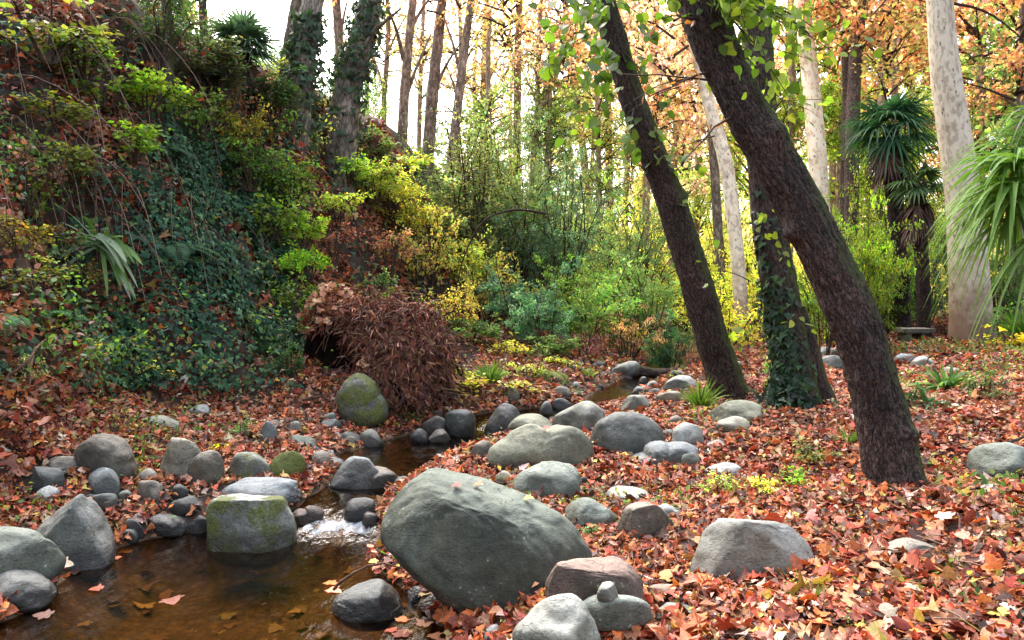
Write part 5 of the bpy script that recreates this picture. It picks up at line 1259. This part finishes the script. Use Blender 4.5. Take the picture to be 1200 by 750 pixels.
crs = [
 (24, 690, 400, 660, -20, 5, (665, 100, 90, LI, .5), (690, 10, 100, OG, .6)),
 (26, 720, 400, 712, 60, 5, (700, 150, 70, LI, .5), (720, 60, 90, PE, .6)),
 (23, 760, 410, 770, 0, 5, (765, 150, 90, OY, .6), (760, 20, 110, OG, .6)),
 (28, 790, 410, 800, 30, 5, (800, 160, 80, PE, .6), (790, 70, 90, OG, .6)),
 (30, 735, 410, 740, 80, 4, (740, 215, 70, LI, .6), (735, 120, 80, PE, .5)),
 (32, 815, 415, 822, 60, 4.5, (820, 240, 70, LI, .6), (830, 170, 80, PE, .5)),
 (26, 890, 415, 884, 60, 5, (880, 190, 90, LI, .7), (870, 110, 80, PE, .6)),
 (34, 775, 410, 782, 120, 3.5, (775, 260, 60, YL, .6), (790, 190, 60, OY, .5)),
 (30, 920, 400, 925, 20, 5, (930, 170, 90, LI, .8), (930, 80, 100, OG, .7)),
 (24, 975, 400, 972, 20, 5, (985, 160, 90, LI, .8), (980, 70, 100, PE, .7)),
 (22, 1030, 390, 1035, -20, 6, (1040, 70, 110, OG, .8), (1060, -20, 120, OG, .7)),
 (25, 1065, 390, 1068, -20, 6, (1070, 100, 100, LI, .7), (1075, 20, 110, OG, .8)),
 (20, 1150, 390, 1152, -20, 6, (1150, 80, 120, OG, .8), (1150, 190, 90, GG, .7)),
 (23, 1180, 390, 1178, -20, 6, (1185, 150, 110, OY, .7), (1180, 40, 110, OY, .7)),
 (18, 1215, 390, 1220, -20, 7, (1210, 60, 130, GG, .6), (1240, 180, 90, GG, .7)),
 (36, 670, 400, 668, 140, 3.5, (672, 220, 55, (.14, .2, .08), .6), (668, 165, 50, OY, .4)),
 (34, 640, 390, 643, 100, 3.5, (640, 150, 60, OY, .4), (650, 70, 70, LI, .5)),
 (38, 850, 410, 852, 140, 3.5, (850, 290, 55, YL, .6), (852, 215, 60, YL, .5)),
 (40, 905, 400, 908, 140, 3.5, (905, 300, 50, YL, .6), (908, 220, 60, OY, .5)),
 (42, 800, 400, 803, 170, 3, (800, 300, 45, YL, .6), (805, 230, 50, OY, .5)),
 (44, 755, 400, 752, 160, 3, (750, 290, 50, YL, .5), (752, 225, 50, OY, .4)),
 (33, 955, 395, 950, 120, 4, (945, 300, 60, YL, .6), (950, 230, 60, GG, .5)),
 (30, 1015, 390, 1012, 100, 4, (1010, 250, 60, (.2, .26, .04), .6), (1015, 160, 70, OY, .6)),
 (28, 1110, 380, 1108, 60, 4, (1110, 260, 60, OY, .6), (1110, 170, 80, OG, .6)),
 (48, 690, 395, 694, 190, 3, (690, 290, 45, (.12, .18, .09), .6), (695, 235, 45, (.2, .24, .09), .5)),
 (46, 600, 380, 598, 140, 3, (598, 210, 50, OY, .35), (590, 150, 45, OG, .3)),
 (19, 575, 400, 572, 80, 4, (572, 150, 60, GG, .6), (575, 215, 60, (.22, .27, .08), .6)),
 (20, 640, 400, 645, 90, 4, (640, 170, 60, (.20, .30, .12), .6), (650, 120, 50, GG, .5)),
 (22, 705, 400, 700, 110, 4, (702, 190, 60, (.3, .38, .12), .6), (700, 130, 50, OY, .5)),
 (18, 985, 395, 990, 40, 5, (1000, 170, 70, (.30, .38, .04), .9), (960, 120, 60, (.24, .34, .04), .8)),
 (17, 925, 400, 930, -10, 5, (935, 70, 80, (.26, .36, .05), .9), (915, 140, 50, (.32, .38, .05), .7)),
 (16.5, 1045, 395, 1050, 20, 5, (1045, 185, 60, (.28, .38, .03), .9), (1095, 130, 50, GG, .7)),
 (40, 560, 370, 556, 100, 3, (556, 170, 45, OY, .3), (560, 110, 50, OG, .3)),
]
LAB = {id(LI): 'lime-green', id(PE): 'peach-leaved', id(OG): 'orange-leaved', id(YL): 'lemon-yellow', id(OY): 'amber-leaved', id(GG): 'green-leaved'}
for dd, x0, y0, x1, y1, r, ca, cb in crs:
    kind = LAB.get(id(ca[3]), 'grey-green')
    far_tree(dd, [(x0, y0), (x0 + rng.normal(0, 3), y0 * .6 + y1 * .4), (x1, y1), (x1 + 3, y1 - 60)], [r, r * .9, r * .7, r * .5], 'bark_grey',
             'thin straight tree with %s crown in the far wood across the stream' % kind, [ca, cb], 'thin %s trees in the far wood' % kind, tcol=(1.9, 1.7, 1.55), seg=8)
# the farthest wood reads as one mass
g = Geo(); N_ = 26000
a = rng.uniform(-.62, .75, N_); dd = rng.uniform(48, 95, N_); x = np.sin(a) * dd; y = np.cos(a) * dd
px = 600 + x / y * F
q = np.stack([px * .02, dd * .05, a * 0], -1)
top = 2.6 + 2.4 * (vnoise(q * .8, 71) + .6) + np.clip((px - 640) / 150, 0, 4) + np.clip((430 - px) / 60, 0, 9)
zz = G(x, y) + top * rng.uniform(0, 1, N_) ** .8
cl = np.where((px > 700)[:, None], pick([YL, OY, PE, (.3, .3, .08)], N_), pick([(.16, .2, .09), (.24, .24, .08), (.10, .14, .08)], N_))
leaves(g, DIAM, np.stack([x, y, zz], -1), rdir(N_) + [0, 0, -.3], rdir(N_) + [0, -.3, .4], rng.uniform(.35, .75, N_), cl)
obj('distant_woods', g.mesh('distant_woods'), M['far_leaf'], kind='stuff')

# ------------------------------------------------------------------ ivy over the cliff
def scatter(n, x0, x1, y0, y1):
    x = rng.uniform(x0, x1, n); y = rng.uniform(y0, y1, n); z = G(x, y)
    e = .03; gx_ = (G(x + e, y) - z) / e; gy_ = (G(x, y + e) - z) / e
    nn = nrm(np.stack([-gx_, -gy_, np.ones(n)], -1))
    q = np.stack([x, y, z], -1)
    hq = (q - HEAP[0]) / HEAP[1]; ok = ((hq ** 2).sum(1) > 1) | ((hq[:, 0] < -.35) & (hq[:, 2] < .22))               # nothing grows inside the fern heap
    q, nn = q[ok], nn[ok]
    return q, nn, 600 + q[:, 0] / q[:, 1] * F, HY - (q[:, 2] - EYE) / q[:, 1] * F
c, nn, px, py = scatter(330000, -8.5, -1.2, 4.5, 15)
slope = nn[:, 2]
m_iv = fbm(c * .9, 81) + .55 * np.exp(-(((px - 215) / 150) ** 2 + ((py - 350) / 110) ** 2)) - .9 * np.exp(-(((px - 50) / 100) ** 2 + ((py - 330) / 120) ** 2)) - np.clip((px - 330) / 60, 0, 2) - .45 * np.clip((250 - py) / 120, 0, 1.2)
keep = (slope < .90) & (rng.random(len(c)) < np.clip(.35 + 1.8 * m_iv, np.where((px > 60) & (px < 360) & (py > 260), .18, .02), 1) / np.clip(slope, .3, 1) * .46) & (px > -60) & (px < 520) & (py > -40) & (py < 470)
c, nn, px, py = c[keep], nn[keep], px[keep], py[keep]; N_ = len(c); print('ivy', N_)
g = Geo()
bulge = .13 * (1 + vnoise(c * 2.4, 83))
cc = c + nn * (rng.uniform(0, .12, N_) + bulge)[:, None]
leaves(g, IVY, cc, nn * .35 + np.array([0, 0, -1]) + rdir(N_) * .55, nn + rdir(N_) * .45 + [0, 0, .25], np.clip(.056 * np.exp(rng.normal(0, .34, N_) + .35 * vnoise(c * 1.7, 131)), .025, .12),
       pick([(.018, .064, .034), (.034, .10, .046), (.06, .145, .06), (.008, .02, .012), (.12, .20, .05)], N_, [3, 3, 2, 2, .6]))
obj('ivy_cover', g.mesh('ivy_cover'), M['ivy'], kind='stuff')
# dry vines hanging over the hillside
g = Geo()
for k in range(190):
    px_, py_ = rng.uniform(-20, 330), rng.uniform(-10, 300) 
    if rng.random() < .5: px_, py_ = rng.uniform(-20, 150), rng.uniform(20, 260)
    h_ = hit(px_, py_, 4, 20); nb = np.array([.5, -.55, .45])
    L = rng.uniform(.5, 1.5); dx = rng.normal(.15, .45)
    p0 = h_ + nb * rng.uniform(.05, .35)
    pts = [p0, p0 + np.array([dx * .3, -.12, .10]) * L, p0 + np.array([dx * .7, -.22, -.25]) * L, p0 + np.array([dx, -.25, -.75]) * L]
    g.tube(pts, rng.uniform(.0025, .006), 3, col=np.array([.20, .13, .09]) * rng.uniform(.4, 1.8), n=9)
obj('dry_vines', g.mesh('dry_vines'), M['litter'], kind='stuff')

# ------------------------------------------------------------------ undergrowth nobody could count
c, nn, px, py = scatter(620000, -9, 2.5, 4.5, 24)
f1, f2 = fbm(c * .75 + 9, 95), fbm(c * 2.0, 97)
keep = (nn[:, 2] < .85) & (px > -60) & (px < 560) & (py > -40) & (py < np.where(c[:, 1] > 17, 330, 455)) & (f1 + .9 * f2 > .12) & (rng.random(len(c)) < .8)
keep &= ~((np.abs(px - 200) < 150) & (np.abs(py - 380) < 85) & (rng.random(len(c)) < .75))
keep &= ~((px > 330) & (f1 < .25) & (rng.random(len(c)) < .85))
c, nn, px, py, f1, f2 = [q[keep] for q in (c, nn, px, py, f1, f2)]; N_ = len(c); print('undergrowth', N_)
hue = vnoise(c * 1.1 + 40, 98) + rng.normal(0, .25, N_)
pal = np.array([(.22, .085, .06), (.06, .12, .06), (.12, .23, .05), (.22, .38, .06), (.34, .33, .08)])
idx = np.clip(np.interp(hue, [-.6, -.15, .15, .5, .8], [0, 1, 2, 3, 4]) + np.clip((px - 150) / 300, -.4, .8), 0, 4)
col = pal[np.clip(np.round(idx), 0, 4).astype(int)] * np.exp(rng.normal(0, .3, (N_, 1)))
g = Geo()
leaves(g, OVAL, c + nn * (rng.uniform(.10, .75, N_) * (.45 + np.clip(f1 + f2, 0, 1)))[:, None], rdir(N_) + [.2, -.2, -.35], rdir(N_) * .7 + [0, -.2, .9], rng.uniform(.03, .075, N_), col)
obj('undergrowth', g.mesh('undergrowth'), M['leaf'], kind='stuff')
c, nn, px, py = scatter(150000, -6, 26, 12.3, 42)
keep = (px > 480) & (px < 1240) & (c[:, 2] < 3) & (rng.random(len(c)) < .5 + .5 * np.sign(fbm(c * .5, 99))) & (rng.random(len(c)) < .55) & ~((px > 690) & (px < 860) & (c[:, 1] < 13.2)) & ~((px > 940) & (px < 1130) & (c[:, 1] < 14.5))
c, nn, px, py = [q[keep] for q in (c, nn, px, py)]; N_ = len(c); print('far undergrowth', N_)
hue = fbm(c * .45, 101) + rng.normal(0, .2, N_) + np.clip((px - 700) / 400, -.2, .25)
pal = np.array([(.06, .11, .06), (.10, .17, .05), (.20, .27, .05), (.42, .40, .07), (.60, .48, .09)])
col = pal[np.clip(np.round(np.interp(hue, [-.5, -.2, 0, .2, .45], [0, 1, 2, 3, 4])), 0, 4).astype(int)] * np.exp(rng.normal(0, .25, (N_, 1)))
g = Geo()
leaves(g, DIAM, c + np.stack([c[:, 0] * 0, c[:, 0] * 0, rng.uniform(.02, 1, N_) ** 1.4 * np.clip(.35 + .07 * (c[:, 1] - 12), .3, 1.6)], -1), rdir(N_) + [0, 0, -.2], rdir(N_) * .8 + [0, -.2, .9], rng.uniform(.07, .13, N_) * (1 + .02 * (c[:, 1] - 12)), col)
obj('valley_undergrowth', g.mesh('valley_undergrowth'), M['far_leaf'], kind='stuff')

# ------------------------------------------------------------------ leaf litter
LC = [(.37, .066, .030), (.49, .135, .036), (.18, .046, .026), (.44, .21, .105), (.065, .028, .019), (.56, .40, .08), (.62, .45, .32), (.43, .19, .12), (.28, .20, .06)]
LW = [4.4, 4.2, 3.6, 3.6, 3.8, .6, 1.5, 3.6, .9]
def litter(n, x0, x1, y0, y1, size, lift, tilt, tmpl, cover=None, cols=LC, w=LW, jit=.25):
    c, nn, px, py = scatter(n, x0, x1, y0, y1)
    wz = water_z(c[:, 1]); k = (px > -40) & (px < 1240) & (py < 790) & (c[:, 2] > wz + .015)
    if cover is not None: k &= cover(c, nn, px, py)
    for C_, S_ in ROCKS:                                     # not inside rocks
        q = (c - C_) / (S_ * .93); k &= ~((q ** 2).sum(1) < 1)
    k &= rng.random(len(c)) < np.clip(1.15 + 1.5 * fbm(c * 1.6 + 31, 121), .22, 1)        # thin spots down to the soil
    c, nn, px = c[k], nn[k], px[k]; N_ = len(c)
    pt = fbm(c * .7 + 3, 91); wv = np.array(w, float)
    col = pick(cols, N_, w, jit) * np.exp(.28 * pt)[:, None]
    leaves(g, tmpl, c + nn * (rng.uniform(0, 1, N_) ** 1.6 * lift + .006)[:, None], rdir(N_) * [1, 1, .35], nn + rdir(N_) * tilt, size * np.exp(np.clip(rng.normal(0, .36, N_), -.8, .62)), np.clip(col, .01, .85), rng.normal(1.5, 2.2, N_))
    return N_
low = lambda c, nn, px, py: nn[:, 2] > .45
g = Geo()
n1 = litter(20000, -4, 3.6, 2.2, 4.6, .060, .07, .6, PLANE, low)
n1 += litter(20000, -4, 3.6, 2.2, 4.6, .052, .07, .8, OVAL, low)
n1 += litter(22000, -4, 3.6, 2.2, 4.6, .03, .08, .9, DIAM, low)
n2 = litter(38000, -5.5, 5.8, 4.6, 7.2, .047, .06, .65, PLANE, low)
n2 += litter(28000, -5.5, 5.8, 4.6, 7.2, .043, .07, .8, OVAL, low)
n2 += litter(24000, -5.5, 5.8, 4.6, 7.2, .028, .07, .9, DIAM, low)
n2 += litter(72000, -6, 8, 7.2, 10, .048, .07, .75, IVY, low)
n3 = litter(60000, -5, 11, 10, 16, .06, .08, .75, DIAM, lambda c, nn, px, py: (nn[:, 2] > .45) & ((px > 560) | (py > 440) | (rng.random(len(c)) < .4)))
print('litter', n1, n2, n3)
obj('fallen_leaves', g.mesh('fallen_leaves', True), M['litter'], kind='stuff')
g = Geo()                                                      # on the steep slopes
n4 = litter(110000, -7.5, .5, 4.5, 17, .08, .16, .8, IVY, lambda c, nn, px, py: (nn[:, 2] <= .62) & (rng.random(len(c)) < np.where(px > 320, .6, .46)) & (py > -20),
            LC, [3, 2, 4, 2.5, 4, .4, .8, 2, .8])
print('slope litter', n4)
obj('slope_leaves', g.mesh('slope_leaves'), M['litter'], kind='stuff')
# sprigs of green and broken twigs among the leaves
g = Geo()
c, nn, px, py = scatter(90000, -5, 9, 2.3, 14)
f = fbm(c * .9 + 70, 111)
k = (nn[:, 2] > .5) & (c[:, 2] > water_z(c[:, 1]) + .05) & (rng.random(len(c)) < np.clip((f - .02) * 1.9, 0, .6) * np.where(px > 620, 1, 1.1)) & (px > 0) & (px < 1230)
c, nn = c[k], nn[k]; N_ = len(c); print('herbs', N_)
leaves(g, OVAL, c + nn * rng.uniform(.03, .11, N_)[:, None], rdir(N_) + [0, 0, .35], rdir(N_) * .6 + [0, -.2, .9], rng.uniform(.025, .055, N_), pick([(.10, .2, .03), (.16, .26, .05), (.07, .14, .04), (.30, .32, .08)], N_))
obj('ground_herbs', g.mesh('ground_herbs'), M['leaf'], kind='stuff')
g = Geo()
c, nn, px, py = scatter(2600, -5, 8, 2.4, 12)
for q, n_ in zip(c, nn):
    if n_[2] < .5 or q[2] < water_z(q[1]) + .05: continue
    a = rng.uniform(0, 6.28); L = rng.uniform(.06, .28); d = np.array([math.cos(a), math.sin(a), rng.normal(0, .15)])
    p = q + n_ * .05; g.tube([p, p + d * L * .5 + rng.normal(0, .015, 3), p + d * L], rng.uniform(.0015, .004), 4, col=np.array([.16, .10, .07]) * rng.uniform(.4, 2.2), n=5)
obj('fallen_twigs', g.mesh('fallen_twigs'), M['litter'], kind='stuff')
# leaves lying under and on the water
g = Geo(); N_ = 150
y = rng.uniform(3.4, 11, N_); x = sm(y, YN, XL) + (sm(y, YN, XR) - sm(y, YN, XL)) * rng.uniform(0, 1, N_); z = G(x, y)
k = z < water_z(y) - .02; c = np.stack([x, y, z + .02], -1)[k]
leaves(g, PLANE, c, rdir(len(c)) * [1, 1, .2], rdir(len(c)) * .3 + [0, 0, 1], rng.uniform(.06, .11, len(c)), pick([(.20, .11, .05), (.34, .24, .08), (.10, .05, .025)], len(c)))
obj('sunken_leaves', g.mesh('sunken_leaves'), M['litter'], kind='stuff')
g = Geo()
pts = []
for px_, py_ in [(508, 742), (480, 738), (530, 735), (470, 746), (552, 728), (505, 726), (520, 748), (495, 733), (540, 745), (455, 740), (118, 690), (75, 676), (88, 668), (236, 622), (228, 618), (385, 690), (382, 682), (130, 655), (540, 738), (470, 728), (560, 742), (515, 720), (200, 700), (60, 720)]:
    d = (EYE - .008) * F / (py_ - HY); pts.append(P(px_, py_, d))
c = np.array(pts); N_ = len(c)
leaves(g, PLANE, c, rdir(N_) * [1, 1, .05], np.array([0, 0, 1.]) + rdir(N_) * .12, rng.uniform(.06, .11, N_), pick(LC, N_, LW))
obj('floating_leaves', g.mesh('floating_leaves'), M['litter'], kind='stuff')

# ------------------------------------------------------------------ single things
def one_leaf(px, py, d, col, size, label):
    g = Geo(); leaves(g, PLANE, np.zeros((1, 3)), np.array([[.8, -.4, .1]]), np.array([[.1, -.25, 1.]]), size, np.array([col]), .8)
    tag(obj('fallen_leaf', g.mesh('fallen_leaf'), M['litter'], loc=P(px, py, d)), label, 'leaf')
def on_rock(px, py):
    dg = bpy.context.evaluated_depsgraph_get(); o_ = Vector((0, 0, EYE)); d_ = Vector(P(px, py, 1.0)) - o_
    ok, loc, n_, *_ = scene.ray_cast(dg, o_, d_.normalized())
    return loc.y - .012
bpy.context.view_layer.update()
for px_, py_, col, s_, lab in [(531, 568, (.42, .06, .05), .055, 'small red leaf lying on the top of the giant boulder'), (556, 567, (.45, .16, .06), .06, 'orange leaf lying on the top of the giant boulder'),
                               (615, 583, (.34, .34, .07), .055, 'yellow-green leaf lying on the sloping shoulder of the giant boulder'), (636, 501, (.45, .10, .08), .07, 'red leaf lying on the long whale-backed boulder')]:
    try: one_leaf(px_, py_, on_rock(px_, py_ + 2), col, s_, lab)
    except Exception as ex: print('leaf', ex)
def stick(pts, r, label, d=None, name='stick', col=(1, 1, 1), side=()):
    P0 = [P(x, y, dd) for x, y, dd in pts]; b = P0[0]
    g = Geo(); path = resample(np.array(P0) - b, 24); path = path + np.cumsum(rng.normal(0, .003, (24, 3)), 0)
    g.tube(path, np.linspace(r, r * .4, 24), 7)
    for q in side:
        s_ = resample(np.array([P(x, y, dd) for x, y, dd in q]) - b, 8); g.tube(s_, np.linspace(r * .6, r * .2, 8), 5)
    o = obj(name, g.mesh(name, True), M['twig'], loc=b); o.color = (*col, 1); return tag(o, label, 'stick')
stick([(392, 690, 4.5), (405, 676, 4.45), (430, 666, 4.4), (455, 663, 4.38), (475, 668, 4.36)], .010, 'thin curved twig arching over the brown pool beside the giant boulder', col=(2.2, 1.9, 1.8))
d_ = hit(14, 452)[1] - .15
stick([(8, 447, d_), (14, 438, d_), (30, 424, d_), (40, 410, d_ + .1), (50, 402, d_ + .2)], .018, 'bent grey branch sticking out of the ferny mound', col=(3.2, 2.9, 2.8), side=[[(40, 410, d_ + .1), (36, 432, d_), (35, 455, d_ - .05)]])
d_ = hit(1180, 560)[1] + .12
stick([(1140, 534, d_ + .2), (1160, 527, d_ - .1), (1180, 519, d_ - .12), (1210, 505, d_), (1240, 490, d_)], .016, 'dark fallen stick lying across the mossy boulder', col=(.8, .75, .8))
d_ = hit(1125, 655)[1]
stick([(1120, 672, d_ - .2), (1124, 650, d_), (1126, 625, d_ + .15), (1120, 605, d_ + .3)], .013, 'greyish twig lying in the leaves beside the half-buried brown stone', col=(2, 1.6, 1.6))
d_ = hit(372, 490)[1]
stick([(350, 470, d_ + .3), (372, 466, d_ + .2), (395, 460, d_ + .15), (412, 452, d_ + .2)], .012, 'thin brown twig leaning on the mossy cone-shaped boulder')
d_ = hit(700, 470)[1]
stick([(640, 250, 12.5), (610, 246, 12.4), (585, 250, 12.4), (565, 262, 12.3), (545, 300, 12.4), (535, 345, 12.5)], .022, 'bent dark bare branch over the golden sapling', name='branch', col=(.8, .8, .8))
d_ = hit(1090, 432)[1]
stick([(1086, 425, d_ - .3), (1092, 417, d_ - .3), (1100, 426, d_ - .35)], .009, 'small bent twig on the largest pale flat stone')

# fallen log bridging the stream
lp0, lp1 = hit(748, 440), hit(836, 440); d_ = min(lp0[1], 12.6)
b = P(745, 436, d_)
g, pa, ra = trunk_geo(np.array([P(742, 433, d_), P(770, 437, d_), P(800, 435, d_ + .05), P(838, 431, d_ + .15)]) - b, np.array([6, 5.5, 5, 4.5]) * d_ / F, 20, 50, .12, 40)
tag(obj('fallen_log', g.mesh('fallen_log', True), M['bark_dark'], loc=b), 'dark fallen log lying across the stream behind the pale stones', 'log')
# low stone bench by the path
bb = hit(1079, 403); kb = bb[1] / F
stone = M['rock']
tb = thing('bench', 'low stone bench by the path in front of the green grass clumps', 'bench', bb)
def slab(nm, x0, x1, y0, y1, z0, z1):
    bm = bmesh.new(); bmesh.ops.create_cube(bm, size=1)
    for v in bm.verts: v.co = Vector(((x0 + x1) / 2 + v.co.x * (x1 - x0), (y0 + y1) / 2 + v.co.y * (y1 - y0), (z0 + z1) / 2 + v.co.z * (z1 - z0)))
    bmesh.ops.bevel(bm, geom=bm.edges[:], offset=.012, segments=2, affect='EDGES')
    me = bpy.data.meshes.new(nm); bm.to_mesh(me); bm.free()
    o = obj(nm, me, stone, tb); o['moss'] = 0.0; o['wet_z'] = -5.0; o.color = (1.15, 1.05, .95, 1); return o
hb = 18 * kb
slab('seat', -19 * kb, 18 * kb, .0, .38, hb * .68, hb)
slab('leg', -15 * kb, -9 * kb, .03, .35, -.1, hb * .68 - .003); slab('leg', 3 * kb, 7 * kb, .03, .35, -.1, hb * .68 - .003)
